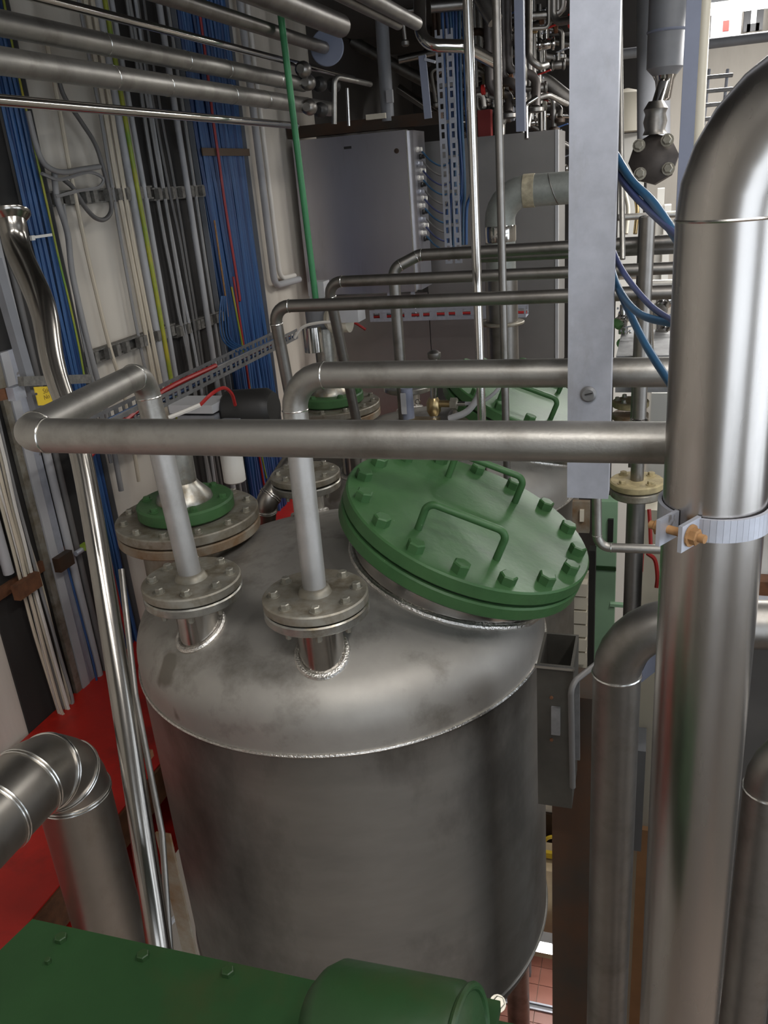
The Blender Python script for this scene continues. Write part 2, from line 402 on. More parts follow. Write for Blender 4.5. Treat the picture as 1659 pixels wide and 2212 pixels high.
# ================================================================== tanks
TC = V((-0.759, 1.799, 0)); TR = 0.529
def dish_prof(R, zt, up=True):
    rk, rc = 0.12, 0.95
    a = math.asin((R - rk) / (rc - rk)); zc_ = zt - (rc - rk) * math.cos(a)
    pr = []
    for i in range(9):
        th = (math.pi / 2 - a) * i / 8; pr.append((R - rk + rk * math.cos(th), zt + rk * math.sin(th)))
    for i in range(1, 15):
        th = a * (1 - i / 14); pr.append((max(0.001, rc * math.sin(th)), zc_ + rc * math.cos(th)))
    return pr
def dish_z(r, zt=3.945, R=TR):
    rk, rc = 0.12, 0.95
    a = math.asin((R - rk) / (rc - rk)); zc_ = zt - (rc - rk) * math.cos(a)
    if r < rc * math.sin(a): return zc_ + math.sqrt(rc * rc - r * r)
    return zt + math.sqrt(max(0, rk * rk - (r - (R - rk)) ** 2))
def flange_pair_lower(parent, c, n, R, t, nr, base, label=None):
    """lower flange + neck + weld bead belonging to the tank; c = mating plane centre"""
    n = V(n).normalized()
    add('nozzle_neck', MB().cyl(base, c - n * t * .5, nr, 28), 'nozzle_shiny', parent)
    add('nozzle_flange', MB().lathe(disc_prof(R, t), c - n * (t + .003), n, 48), 'flange_zinc', parent)
COVER_N = V((0.407, -0.005, 1.0)).normalized()
COVER_C = V((-0.407, 1.815, 4.236)); COVER_R = 0.307
FM = V((-0.645, 1.400, 4.224))            # front middle flange top centre
FL = V((-0.960, 1.441, 4.214))            # front left flange top centre
FB = V((-1.175, 1.80, 4.215))       # large agitator flange top
FR = V((-0.935, 2.06, 4.245))       # rear nozzle flange top
def bead(parent, base_c, nr, up=V((0, 0, 1)), tc=TC, m='weld_bright'):
    """weld bead that follows the dish round a neck"""
    pts = []; u, v = frame(V(up))
    for i in range(33):
        a = 2 * math.pi * i / 32
        q = V(base_c) + (u * math.cos(a) + v * math.sin(a)) * (nr + .004)
        r = math.hypot(q.x - tc.x, q.y - tc.y)
        if abs(up.z) > 0.98: q.z = dish_z(min(r, TR)) + .002
        else:
            for _ in range(12):
                r = math.hypot(q.x - tc.x, q.y - tc.y); q = q + V(up) * ((dish_z(min(r, TR)) + .002 - q.z) / up.z * .7)
        pts.append(q)
    add('weld_bead', MB().ring_tube(pts, 0.0080, 8, False), m, parent)
def tank(off, label, legs=True):
    c = TC + off
    t = thing('process_tank', label, 'tank', V((c.x, c.y, 0.0)), 'stainless process tanks')
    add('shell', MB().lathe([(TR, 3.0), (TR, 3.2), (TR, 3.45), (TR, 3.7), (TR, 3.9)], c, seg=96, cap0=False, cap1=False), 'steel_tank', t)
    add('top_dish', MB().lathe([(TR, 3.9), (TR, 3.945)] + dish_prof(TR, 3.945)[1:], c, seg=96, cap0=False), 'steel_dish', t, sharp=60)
    bp = [(r, 3.0 - (z - 3.945)) for (r, z) in dish_prof(TR, 3.945)]
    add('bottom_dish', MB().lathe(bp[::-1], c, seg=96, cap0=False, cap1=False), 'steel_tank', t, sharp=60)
    add('weld_seam', MB().torus(c + V((0, 0, 3.9)), V((0, 0, 1)), TR + .001, 0.0045, 128, 6), 'weld_bright', t)
    add('weld_seam', MB().torus(c + V((0, 0, 3.0)), V((0, 0, 1)), TR + .001, 0.004, 128, 6), 'steel_dish', t)
    # manhole neck and lower ring
    cc, n = COVER_C + off, COVER_N
    add('manhole_neck', MB().cyl(cc - n * 0.30, cc - n * 0.05, 0.245, 64), 'nozzle_shiny', t)
    add('manhole_ring', MB().lathe(disc_prof(COVER_R, 0.034, .004), cc - n * (0.036 + .007 + .034), n, 72), 'green_paint', t)
    add('gasket', MB().lathe([(COVER_R - .014, 0), (COVER_R - .014, .0075)], cc - n * (0.036 + .0072), n, 56), 'black_rubber', t)
    bead(t, cc - n * .15, 0.245, n, c)
    for f_, R_, nr in ((FM, .11, .049), (FL, .11, .049), (FR, .10, .045)):
        fc = f_ + off; r = math.hypot(fc.x - c.x, fc.y - c.y)
        flange_pair_lower(t, fc - V((0, 0, .022)), (0, 0, 1), R_, .021, nr, V((fc.x, fc.y, dish_z(min(r, TR - .01)) - .05)))
        bead(t, fc, nr, V((0, 0, 1)), c)
    fc = FB + off
    add('nozzle_neck', MB().cyl(V((fc.x, fc.y, 3.93)), fc - V((0, 0, .03)), 0.135, 40), 'flange_dusty', t)
    add('nozzle_flange', MB().lathe(disc_prof(.19, .026), fc - V((0, 0, .056)), seg=64), 'flange_rusty', t, label='large nozzle flange with rust running over its rim')
    add('support_post', MB().lathe([(.10, 0), (.10, .02), (.05, .03), (.05, 2.79)], V((c.x, c.y, 0)), seg=32), 'steel_dark_pipe', t)
    return t
tank(V((0, 0, 0)), 'large brushed steel process tank in the foreground with domed top')
T2 = V((-0.012, 1.135, 0))
tank(T2, 'second brushed steel tank half hidden behind the foreground one')

def manhole(off, label):
    c, n = COVER_C + off, COVER_N
    t = thing('manhole_cover', label, 'manhole cover', c - n * .036, 'green manhole covers')
    add('disc', MB().lathe(disc_prof(COVER_R, 0.036, .004), c - n * .036, n, 72), 'green_paint', t)
    bolts(t, c, n, 0.272, 16, .0205, .022, 'green_paint', .35, washer=False)
    def on_cover(x, y):
        r = ray(x, y); return CAM + r * ((COVER_C - CAM).dot(n) / r.dot(n)) + off
    for (a, b) in (((903, 1143), (1072, 1208)), ((968, 1030), (1112, 1085))):
        p0, p1 = on_cover(*a), on_cover(*b); h = n * 0.072
        add('handle', MB().tube([p0 - n * .004, p0 + h, p1 + h, p1 - n * .004], 0.0088, 12, 0.022), 'green_paint', t)
    return t
manhole(V((0, 0, 0)), 'tilted green manhole cover with two handles on the foreground tank')
manhole(T2, 'green manhole cover of the rear tank showing above the front pipe')

# ================================================================== front pipes with their flanges
def flanged_pipe(label, pts, r, m, fc, R, t_, nb, br, hub=True, bend=None, phase=.5, fm='flange_dusty', low=None):
    pts = [V(p) for p in pts]
    t = thing('flanged_pipe', label, 'pipe', V((fc.x, fc.y, fc.z - t_)))
    if low:
        a_, b_ = pts[-2], pts[-1]; mid = a_ + (b_ - a_) * ((low - a_.z) / (b_.z - a_.z))
        add('lower_pipe', MB().cyl(mid, b_, r * .99, 28), 'steel_white_pipe', t); pts = pts[:-1] + [mid]
    b = MB().tube(pts, r, 28, bend)
    add('pipe_body', b, m, t)
    for (p, d) in b.marks: add('weld_ring', MB().torus(p, d, r, .0016, 28, 6), 'seam_bright', t)
    add('flange', MB().lathe(disc_prof(R, t_), fc - V((0, 0, t_)), seg=56), fm, t)
    if hub: add('hub', MB().lathe([(r * 1.45, 0), (r * 1.25, .010), (r * 1.02, .014)], fc, seg=28), fm, t)
    bolts(t, fc, V((0, 0, 1)), R * .78, nb, br, br * 1.3, 'bolt_dusty', phase)
    for i in range(nb):
        a = 2 * math.pi * (i + phase) / nb
        inst('bolt_shank', bolt_mesh(br * .7, .018, 'bolt_dusty', False), t, fc + V((R * .78 * math.cos(a), R * .78 * math.sin(a), -t_ * 2 - .006)), V((0, 0, -1)))
    return t
RP = 0.0255
zA = 4.688
eA = V((FL.x, FL.y, zA - .005))
flanged_pipe('long front steel pipe that doubles back at the left and drops to the left flange',
             [V((1.2, 1.035, 4.678)), V((-0.885, 0.962, zA + .004)), V((-0.985, 1.44, zA - .012)), V((FL.x, FL.y, FL.z - .01))], RP, 'steel_pipe', FL, .11, .022, 8, .0095, bend=.052, low=4.565)
p2a, p2b = OY(640, 814, 1.42), OY(1440, 800, 1.42); p2z = (p2a.z + p2b.z) / 2
flanged_pipe('second straight steel pipe whose elbow drops to the middle flange',
             [V((1.2, 1.42, p2z)), V((FM.x - .004, 1.42, p2z)), V((FM.x, FM.y, FM.z - .01))], .0246, 'steel_pipe', FM, .11, .022, 8, .0095, bend=.066, low=4.555)
# thinner pipes behind, running the same way
flanged_pipe('thin dark pipe bending down to the rear nozzle of the near tank',
             [V((1.2, 1.985, 4.722)), V((FR.x, 1.985, 4.722)), V((FR.x, FR.y, FR.z - .01))], .0160, 'steel_dark_pipe', FR, .10, .020, 8, .008, bend=.045)
FL2, FM2 = FL + T2, FM + T2
flanged_pipe('thin dark pipe bending down behind the front pipes to the rear tank',
             [V((1.2, 2.43, 4.718)), V((-0.95, 2.42, 4.728)), V((FL2.x + .03, FL2.y - .02, FL2.z - .01))], .0165, 'steel_dark_pipe', FL2, .11, .022, 8, .0085, bend=.045)
pipe('thin steel pipe with an angled polished elbow in front of the grey cabinet',
     [V((1.4, 2.925, 4.752)), OY(905, 551, 2.925), OY(850, 580, 2.90), V((OY(858, 690, 2.90).x, 2.90, 4.15))], .0205, 'steel_dark_pipe', bend=.04)
pipe('lower companion of the thin pipe running right before the grey cabinet', [OY(1040, 556, 2.985), V((1.4, 2.985, 4.716))], .018, 'steel_dark_pipe', welds=False)
# thin vertical pipes left of the post
pipe('left one of two thin upright pipes before the grey cabinet', [V((-0.446, 2.2, 4.1)), V((-0.446, 2.2, 6.2))], .0118, 'steel_polish', welds=False)
pipe('right one of two thin upright pipes before the grey cabinet', [V((-0.40, 2.32, 4.1)), V((-0.40, 2.32, 6.2))], .0108, 'steel_dark_pipe', welds=False)

# ================================================================== big foreground pipe on the right with clamp
def big_pipe():
    t = thing('large_pipe', 'thick polished steel pipe rising along the right edge and bending right', 'pipe', V((0.072, .86, 2.8)))
    b = MB().tube([V((0.078, .86, 2.8)), V((0.064, .86, 5.04)), V((1.2, .72, 5.16))], .0505, 48, .105)
    add('pipe_body', b, 'steel_big', t)
    for p, d in b.marks: add('weld_ring', MB().torus(p, d, .0505, .0016, 48, 6), 'seam_bright', t)
    c = V((0.067, .86, 4.655)); cl = thing('pipe_clamp', 'galvanised two-piece clamp with rusty bolts round the thick pipe', 'clamp', c - V((0, 0, .02)))
    for s in (-1, 1):
        pts = []
        for k in range(25):
            a = math.radians(12 + 156 * k / 24) * s; pts.append(c + V((.054 * math.cos(a - math.radians(122)), .054 * math.sin(a - math.radians(122)), 0)))
        bm = MB()
        for k in range(24):
            bm.bar(pts[k], pts[k + 1], .004, .024)
        add('half_band', bm, 'galvanised', cl)
    for ang in (-122, 58):
        a = math.radians(ang); rd = V((math.cos(a), math.sin(a), 0)); tg = V((-math.sin(a), math.cos(a), 0))
        for s in (-1, 1):
            add('lug', MB().obox(c + rd * .068 + tg * .012 * s, (.017, .0022, .014), Matrix((rd, tg, V((0, 0, 1)))).transposed()), 'galvanised', cl)
        add('clamp_bolt', MB().cyl(c + rd * .07 - tg * .03, c + rd * .07 + tg * .03, .0045, 10), 'rust_light', cl)
        for s in (-1, 1): inst('nut', bolt_mesh(.0085, .009, 'rust_light'), cl, c + rd * .07 + tg * .0145 * s, tg * s)
big_pipe()

# ================================================================== hanging galvanised post
def post():
    t = thing('hanging_post', 'galvanised box-section post hanging from above in front of the hall', 'post', V((-0.09, 1.33, 4.49)))
    add('post_body', MB().box((-.1255, 1.30, 4.492), (-.0600, 1.345, 7.1)), 'galvanised', t)
    bm = MB().lathe([(.0125, 0), (.0125, .004), (.009, .008)], OY(1271, 851, 1.30), V((0, -1, 0)), 24)
    bo = add('bolt_head', bm, 'galvanised_dull', t); 
    add('slot', MB().bar(OY(1263, 853, 1.2915), OY(1280, 849, 1.2915), .0012, .004, V((0, 1, 0))), 'black_rubber', bo)
post()

# ================================================================== right side lower pipes and bracket
pipe('grey satin pipe with a wide elbow beside the thick polished pipe', [V((1.3, 1.285, 4.352)), V((-0.034, 1.165, 4.345)), V((-0.026, 1.165, 0.0))], .037, 'steel_dark_pipe', bend=.095, seg=28)
pipe('dark elbow pipe at the lower right edge of the frame', [V((1.3, 1.06, 4.275)), V((0.180, 1.03, 4.262)), V((0.180, 1.03, 0.0))], .034, 'steel_dark_pipe', bend=.09, seg=24)
pipe('small bent pipe turning right under the hanging post', [OY(1288, 1000, 1.75), OY(1290, 1182, 1.75), OY(1520, 1190, 1.75)], .0105, 'steel_pipe', bend=.03)
# rusty steel column
add('steel_column', MB().box((-.165, 1.42, 0), (-.075, 1.53, 4.02)), 'rust_dark', None, 'dark rusty steel column between the tank and the satin pipe', 'column')
# bracket : open square tube + slotted plate
def bracket():
    t = thing('support_bracket', 'open-topped square steel bracket welded to the tank side', 'bracket', V((-.185, 1.33, 3.86)))
    zt = 4.175
    for lo, hi in (((-.176, 1.285), (-.112, 1.290)), ((-.176, 1.395), (-.112, 1.400)), ((-.176, 1.290), (-.171, 1.395)), ((-.117, 1.290), (-.112, 1.395))):
        add('tube_side', MB().box((lo[0], lo[1], 3.86), (hi[0], hi[1], zt)), 'bracket_steel', t)
    add('slot_plate', MB().box((-.150, 1.279, 4.03), (-.134, 1.2845, 4.09)), 'galvanised_dull', t)
    for z in (4.015, 4.108): inst('screw', bolt_mesh(.0035, .003, 'rust', False), t, (-.150, 1.285, z), V((0, -1, 0)))
    add('rim', MB().box((-.179, 1.279, zt - .004), (-.109, 1.285, zt + .001)), 'seam_bright', t)
bracket()
pipe('thin bent rod handle hooked in front of the square bracket', [OY(1300, 1425, 1.36), OY(1233, 1478, 1.25), OY(1237, 1700, 1.25)], .0055, 'dark_grey_cable', bend=.02, welds=False, name='rod', cat='rod')
add('slotted_rail', MB().bar(OY(1246, 1465, 1.33), OY(1247, 1640, 1.33),   .006, .010, V((1, 0, 0))), 'galvanised_dull', None, 'narrow galvanised rail right of the square bracket', 'rail')

# yellow dusty flange pipe further back
def yellow_flange():
    c = P(1376, 1036, 2.0); R = .064
    t = thing('flanged_riser', 'upright steel riser with dusty yellowish bolted flange behind the thick pipe', 'pipe', c - V((0, 0, 1)))
    add('pipe_body', MB().tube([c, c + V((0, 0, .25)), c + V((.002, 0, .60))], .0155, 20), 'steel_dark_pipe', t)
    add('lower_pipe', MB().cyl(c - V((0, 0, .04)), V((c.x, c.y, 0)), .022, 20), 'steel_dark_pipe', t)
    add('upper_flange', MB().lathe(disc_prof(R, .018), c - V((0, 0, .018)), seg=40), 'flange_yellow', t)
    add('lower_flange', MB().lathe(disc_prof(R * .97, .020), c - V((0, 0, .041)), seg=40), 'flange_dusty', t)
    bolts(t, c, V((0, 0, 1)), R * .72, 4, .0085, .009, 'flange_yellow', .5)
    add('union', MB().lathe([(.017, 0), (.021, .004), (.021, .030), (.017, .034)], c + V((0, 0, .12)), seg=24), 'steel_polish', t)
    c2 = P(1362, 878, 2.9)
    t2 = thing('bolted_flange', 'rust-yellow bolted flange left of the polished riser', 'flange', c2 - V((0, 0, .1)))
    for k, z in enumerate((0, -.045, -.09)):
        add('flange_disc', MB().lathe(disc_prof(.062, .022), c2 + V((0, 0, z)), seg=36), ('flange_yellow', 'flange_rusty', 'flange_dusty')[k], t2)
    bolts(t2, c2 + V((0, 0, .022)), V((0, 0, 1)), .045, 6, .008, .012, 'bolt_dusty')
yellow_flange()

# ================================================================== agitator on the near tank's large flange, same on the rear tank
def agitator(off, label, front=True):
    c = FB + off
    t = thing('agitator_drive', label, 'agitator', c - V((0, 0, .028)), 'tank agitators')
    add('flange', MB().lathe(disc_prof(.19, .026), c - V((0, 0, .026)), seg=64), 'flange_dusty', t)
    bolts(t, c, V((0, 0, 1)), .165, 12, .009, .012, 'bolt_dusty', .3)
    add('green_disc', MB().lathe(disc_prof(.128, .036, .005), c + V((0, 0, .004)), seg=56), 'green_paint', t)
    bolts(t, c + V((0, 0, .04)), V((0, 0, 1)), .105, 6, .010, .010, 'green_paint', .2)
    add('cone', MB().lathe([(.075, 0), (.072, .012), (.046, .040), (.040, .05)], c + V((0, 0, .04)), seg=40), 'flange_zinc', t)
    add('lantern', MB().cyl(c + V((0, 0, .09)), c + V((0, 0, .20 if front else .30)), .040, 28), 'flange_zinc', t)
    if not front: add('gearbox', MB().lathe([(.05, .29), (.062, .30), (.062, .36), (.05, .37)], c, seg=32), 'grey_paint', t)
    else: add('drive_arm', MB().bar(c + V((0, 0, .19)), c + V((.05, .28, .17)), .05, .04), 'grey_paint', t)
    if front:
        g = c + V((.10, .30, .18))
        add('motor', MB().lathe([(.05, 0), (.058, .01), (.058, .13), (.045, .15)], g + V((-.10, 0, .02)), V((1, 0, .05)), 28), 'black_rubber', t)
        add('terminal_box', MB().obox(g + V((-.16, -.03, -.01)), (.06, .05, .035)), 'grey_paint', t)
        add('lid', MB().obox(g + V((-.17, -.03, .045)), (.07, .055, .012)), 'light_grey_paint', t)
    else:
        add('yoke', MB().box(c + V((-.03, -.03, .36)), c + V((.03, .03, .46))), 'light_grey_paint', t)
        add('terminal_box', MB().obox(c + V((.13, -.08, .36)), (.055, .04, .035)), 'light_grey_paint', t)
        add('actuator', MB().lathe([(.03, 0), (.05, .02), (.05, .09), (.02, .10)], c + V((.04, -.06, .33)), V((1, 0, 0)), 24), 'cream_plastic', t)
        add('coupling', MB().cyl(c + V((-.005, -.1, .22)), c + V((-.005, -.1, .31)), .035, 24), 'steel_polish', t)
agitator(V((0, 0, 0)), 'agitator drive with green disc on the large flange, left on the near tank')
agitator(T2, 'agitator drive with grey terminal box on the rear tank below the green rod', False)
add('spindle_rod', MB().cyl(V((-1.19, 2.9, 4.55)), V((-1.215, 2.9, 5.83)), .0115, 12), 'green_rod', None, 'long thin green spindle rod standing upright before the cabinet', 'rod')
cable('white sleeved red cable end lying across the near agitator', [P(365, 902, 2.15), P(400, 888, 2.15), P(433, 874, 2.15)], .006, 'white_cable')
cable('red cable arching over the near agitator motor', [P(432, 875, 2.15), P(458, 850, 2.15), P(483, 838, 2.2), P(500, 850, 2.25), P(508, 875, 2.3)], .005, 'red_cable')
cable('white cable arch beside the rear agitator', [OY(636, 730, 2.7), OY(655, 706, 2.7), OY(690, 697, 2.7), OY(720, 696, 2.7)], .0055, 'white_cable')
cable('short red cable at the rear terminal box', [OY(738, 693, 3.0), OY(765, 697, 3.0), OY(790, 712, 3.0)], .005, 'red_cable')
add('plastic_canister', MB().lathe([(.030, 0), (.034, .004), (.034, .09), (.022, .11), (.014, .12)], P(508, 1040, 2.55), seg=28), 'white_plastic', None, 'small white plastic canister behind the agitator', 'canister')

# small sampling valve between the two front pipes
def sampling_valve():
    b = OY(936, 905, 2.62)
    t = thing('sampling_valve', 'small brass and steel sampling valve standing between the front pipes', 'valve', b)
    up = V((0, 0, 1)); x = V((1, 0, 0))
    add('stem', MB().cyl(b - up * .02, OY(938, 770, 2.62), .012, 16), 'steel_polish', t)
    add('body', MB().lathe([(.016, -.03), (.024, -.015), (.024, .015), (.016, .03)], OY(937, 878, 2.62), seg=20), 'brass', t)
    a = OY(945, 872, 2.62)
    add('outlet', MB().cyl(a, a + x * .05, .012, 14), 'brass', t)
    add('hex_nut', MB().lathe([(.021, 0), (.021, .022)], a + x * .045, x, 6), 'bolt_dusty', t)
    add('hose_tail', MB().cyl(a + x * .06, a + x * .10, .008, 12), 'steel_polish', t)
    add('knob', MB().lathe([(.018, 0), (.022, .006), (.022, .02), (.010, .028)], OY(938, 775, 2.62), seg=18), 'steel_dark_pipe', t)
    add('foot', MB().obox(b + V((-.03, 0, -.005)), (.05, .02, .008)), 'brass', t)
    h = b + V((-.085, 0, -.03))
    t2 = thing('vent_stub', 'blue-grey vent stub with riveted plate left of the sampling valve', 'pipe', h)
    add('stub', MB().cyl(h, OY(878, 838, 2.62), .020, 18), 'bluegrey_paint', t2)
    add('plate', MB().obox(OY(872, 872, 2.597), (.009, .002, .036)), 'light_grey_paint', t2)
    add('ring', MB().torus(OY(902, 868, 2.6), V((0, -1, 0)), .008, .002, 16, 6), 'steel_polish', t2)
sampling_valve()
cable('grey hose sagging from the sampling valve towards the rear cover', [OY(970, 905, 2.55), OY(1010, 888, 2.55), OY(1035, 850, 2.55), OY(1042, 800, 2.55)], .011, 'grey_conduit', name='hose', cat='hose', seg=10)
cable('thin pale hose reaching the hose tail of the sampling valve', [OY(1005, 872, 2.6), OY(1040, 868, 2.6), OY(1072, 845, 2.6), OY(1085, 820, 2.6)], .006, 'grey_conduit', name='hose', cat='hose', seg=8)

# ================================================================== red beam, green beam, ducts, shiny riser (lower left)
zb = OX(140, 1515, -1.83)[2]
def red_beam():
    t = thing('red_beam', 'wide red painted steel beam running along the left wall under the cables', 'beam', V((-1.58, 1.0, zb - .30)))
    add('top_flange', MB().box((-1.83, -1.0, zb - .025), (-1.33, 5.0, zb)), 'red_paint', t)
    add('web', MB().box((-1.60, -1.0, zb - .30), (-1.57, 5.0, zb - .025)), 'red_paint', t)
    add('rusty_edge', MB().box((-1.3302, -1.0, zb - .11), (-1.322, 2.2, zb - .004)), 'rust', t)
    add('bottom_flange', MB().box((-1.83, -1.0, zb - .325), (-1.33, 5.0, zb - .30)), 'red_paint', t)
red_beam()
def green_beam():
    zt = 4.12
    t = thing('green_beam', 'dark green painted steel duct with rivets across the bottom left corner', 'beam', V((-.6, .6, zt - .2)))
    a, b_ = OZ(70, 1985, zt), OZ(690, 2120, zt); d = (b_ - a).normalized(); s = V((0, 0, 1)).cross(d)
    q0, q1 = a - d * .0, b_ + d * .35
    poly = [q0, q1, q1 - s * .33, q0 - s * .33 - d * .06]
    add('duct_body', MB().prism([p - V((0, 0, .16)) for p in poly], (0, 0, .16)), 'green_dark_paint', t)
    for (x, y) in ((133, 2030), (310, 2068), (493, 2103), (105, 2080)):
        sp = bolt_mesh(.008 if x != 105 else .004, .007, 'green_dark_paint', False)
        inst('rivet', sp, t, OZ(x, y, zt))
green_beam()
def green_motor():
    t = thing('green_motor_cover', 'rounded green motor cover with chipped paint at the bottom edge', 'motor', V((-.33, .62, 4.0)))
    a, b_ = P(705, 2205, .86), P(985, 2268, .80)
    d = (b_ - a).normalized()
    add('cover', MB().lathe([(.038, -.012), (.052, .0), (.060, .014), (.060, (b_ - a).length), (.054, (b_ - a).length + .012), (.040, (b_ - a).length + .018)], a, d, 40), 'green_dark_paint', t)
    add('end_ring', MB().torus(b_ + d * .012, d, .057, .004, 40, 8), 'green_dark_paint', t)
    add('bracket', MB().obox(P(1035, 2200, .9), (.02, .02, .008)), 'green_dark_paint', t)
    inst('bolt', bolt_mesh(.007, .01, 'bolt_dusty'), t, P(1075, 2168, .95), V((.3, -.5, 1)))
green_motor()
def seg_duct(label, pts, r, m, joints, name='ventilation_duct'):
    t = thing(name, label, 'duct', min(pts, key=lambda p: p.z))
    b = MB().tube(pts, r, 40, r * 1.5)
    add('duct_body', b, m, t)
    path, marks = fillet([V(p) for p in pts], r * 1.5, 6)
    for p, d in joints(path, marks):
        for s in (-.0035, .0035):
            add('seam_ring', MB().torus(p + d * s, d, r + .0012, .0022, 48, 6), 'seam_bright', t)
    return t
def dj(path, marks):
    (p0, d0), (p1, d1) = marks[0], marks[1]
    n = len(path); i0 = next(i for i, p in enumerate(path) if (p - p0).length < 1e-6)
    out = [(p0 - d0 * .09, d0)]
    for k in (0, 2, 4, 6):
        j = i0 + k; t = (path[min(j + 1, n - 1)] - path[j - 1]).normalized(); out.append((path[j], t))
    return out
DV = V((-1.105, 1.10, 0))
seg_duct('segmented steel ventilation duct bending down over the red beam', [V((-1.105 + .02, .2, 4.005)), V((-1.105, 1.10, 3.985)), V((-1.105, 1.10, 0.0))], .073, 'steel_duct', dj)
seg_duct('dark segmented duct elbow behind the near tank with black bands', [P(640, 985, 2.75), P(575, 1085, 2.72), P(560, 1300, 3.0)], .036, 'steel_duct', lambda a, m: [(m[0][0], m[0][1]), (m[1][0], m[1][1])])
# tall polished riser with flared top
def riser():
    t = thing('polished_riser', 'tall polished pipe with flared open top leaning along the left wall', 'pipe', P(345, 2090, 1.46))
    p = [P(22, 465, 1.80), P(40, 545, 1.80), P(92, 665, 1.74), P(118, 800, 1.70), P(178, 1000, 1.66), P(262, 1500, 1.56), P(345, 2060, 1.48), P(380, 2300, 1.50)]
    sp = smooth_path(p, 8); add('pipe_body', MB().ring_tube(sp, [(.030 if k < 4 else .0285 if k < 14 else max(.0215, .0285 - .0005 * (k - 14))) for k in range(len(sp))], 28), 'steel_riser', t)
    ax = (p[0] - p[1]).normalized()
    add('ferrule_rim', MB().lathe([(.030, -.014), (.040, -.004), (.043, .0), (.043, .005), (.034, .006)], p[0], ax, 32), 'steel_riser', t)
    # slim tube added for the thin highlight line along the riser
    q = [P(262, 1230, 1.75), P(292, 1500, 1.68), P(350, 1800, 1.64), P(372, 2120, 1.58)]
    pipe('slim dark tube standing in for the highlight line along the tall polished riser', q, .0065, 'steel_dark_pipe', welds=False)
riser()
def frame_below():
    add('angle_brace', MB().bar(P(352, 1800, 1.75), V((P(420, 2080, 1.75).x, P(420, 2080, 1.75).y, 0)), .035, .006, V((0, 1, 0))), 'flange_rusty', None, 'dirty yellowish brace post between riser and tank', 'brace')
    add('flat_brace', MB().bar(P(335, 2030, 1.9), P(385, 1975, 1.95), .008, .010), 'light_grey_paint', None, 'short pale flat bar beside the brace post', 'bar')
    t = thing('rust_clip', 'rusty clip beside the tank, at the added slim tube', 'clip', P(315, 1625, 1.72))
    add('plate', MB().obox(P(315, 1628, 1.70), (.014, .006, .008)), 'rust', t)
    inst('screw', bolt_mesh(.004, .006, 'rust_light', False), t, P(318, 1624, 1.69), V((0, -1, 0)))
frame_below()

# ================================================================== left wall : boards, trays, struts, cables
WS = WX + 0.012
def board(y0, y1, z0, z1, m, th, label):
    return add('wall_board', MB().box((WX + .011, y0, z0), (WX + .011 + th, y1, z1)), m, None, label, 'board')
board(1.715, 2.215, 2.4, 5.82, 'dark_board', .006, 'tall black board on the wall left of the first blue cable bundle')
board(2.905, 3.30, 2.4, 5.82, 'dark_board', .006, 'tall black board on the wall left of the second blue cable bundle')
def tray(y0, y1, z0, z1, m, label):
    t = thing('cable_tray', label, 'cable tray', V((WX + .02, (y0 + y1) / 2, z0)))
    x0 = WX + .012
    add('tray_back', MB().box((x0, y0, z0), (x0 + .003, y1, z1)), m, t)
    for y in (y0, y1):
        add('side_rail', MB().box((x0, y - .0015, z0), (x0 + .026, y + .0015, z1)), m, t)
tray(3.305, 3.78, 2.6, 5.82, 'grey_paint', 'grey upright cable tray holding the wide blue cable bundle')
tray(2.215, 2.335, 2.6, 5.82, 'dark_grey_cable', 'narrow dark upright cable tray holding the left blue cable bundle')
def strut(y0, y1, z, label, m='strut_dusty', n=9):
    t = thing('strut_rail', label, 'rail', V((WX + .04, (y0 + y1) / 2, z - .02)))
    x = WX + .014
    add('channel_back', MB().box((x, y0, z - .02), (x + .004, y1, z + .02)), m, t)
    for s in (-1, 1):
        add('channel_lip', MB().box((x, y0, z + s * .02 - .003), (x + .028, y1, z + s * .02 + .003)), m, t)
    for k in range(n):
        yy = y0 + (y1 - y0) * (k + .5) / n + random.uniform(-.02, .02)
        add('cable_clamp', MB().obox(V((x + .034, yy, z)), (.010, .011, .019)), m, t)
strut(2.33, 2.92, 5.026, 'upper dusty strut rail behind the looped grey cables')
strut(2.92, 3.32, 5.018, 'upper dusty strut rail across the black board', n=7)
strut(2.34, 2.92, 4.518, 'lower dusty strut rail on the white wall')
strut(2.92, 3.32, 4.505, 'lower dusty strut rail across the black board', n=7)
t = thing('rusty_rail', 'short rusty rail with clamps at the lower left wall', 'rail', V((WX + .05, 1.9, 3.93)))
add('bar', MB().box((WX + .018, 1.66, 3.93), (WX + .030, 2.10, 3.965)), 'rust', t)
add('clamp', MB().obox(V((WX + .075, 1.80, 3.948)), (.012, .05, .024)), 'rust', t)
add('clamp', MB().obox(V((WX + .075, 1.975, 3.948)), (.012, .035, .024)), 'rust_dark', t)
add('screw', MB().cyl(V((WX + .08, 2.03, 3.948)), V((WX + .08, 2.10, 3.948)), .009, 10), 'galvanised', t)
add('yellow_green_clip', MB().obox(V((WX + .085, 2.075, 3.955)), (.010, .012, .010)), 'yellow_cable', t)
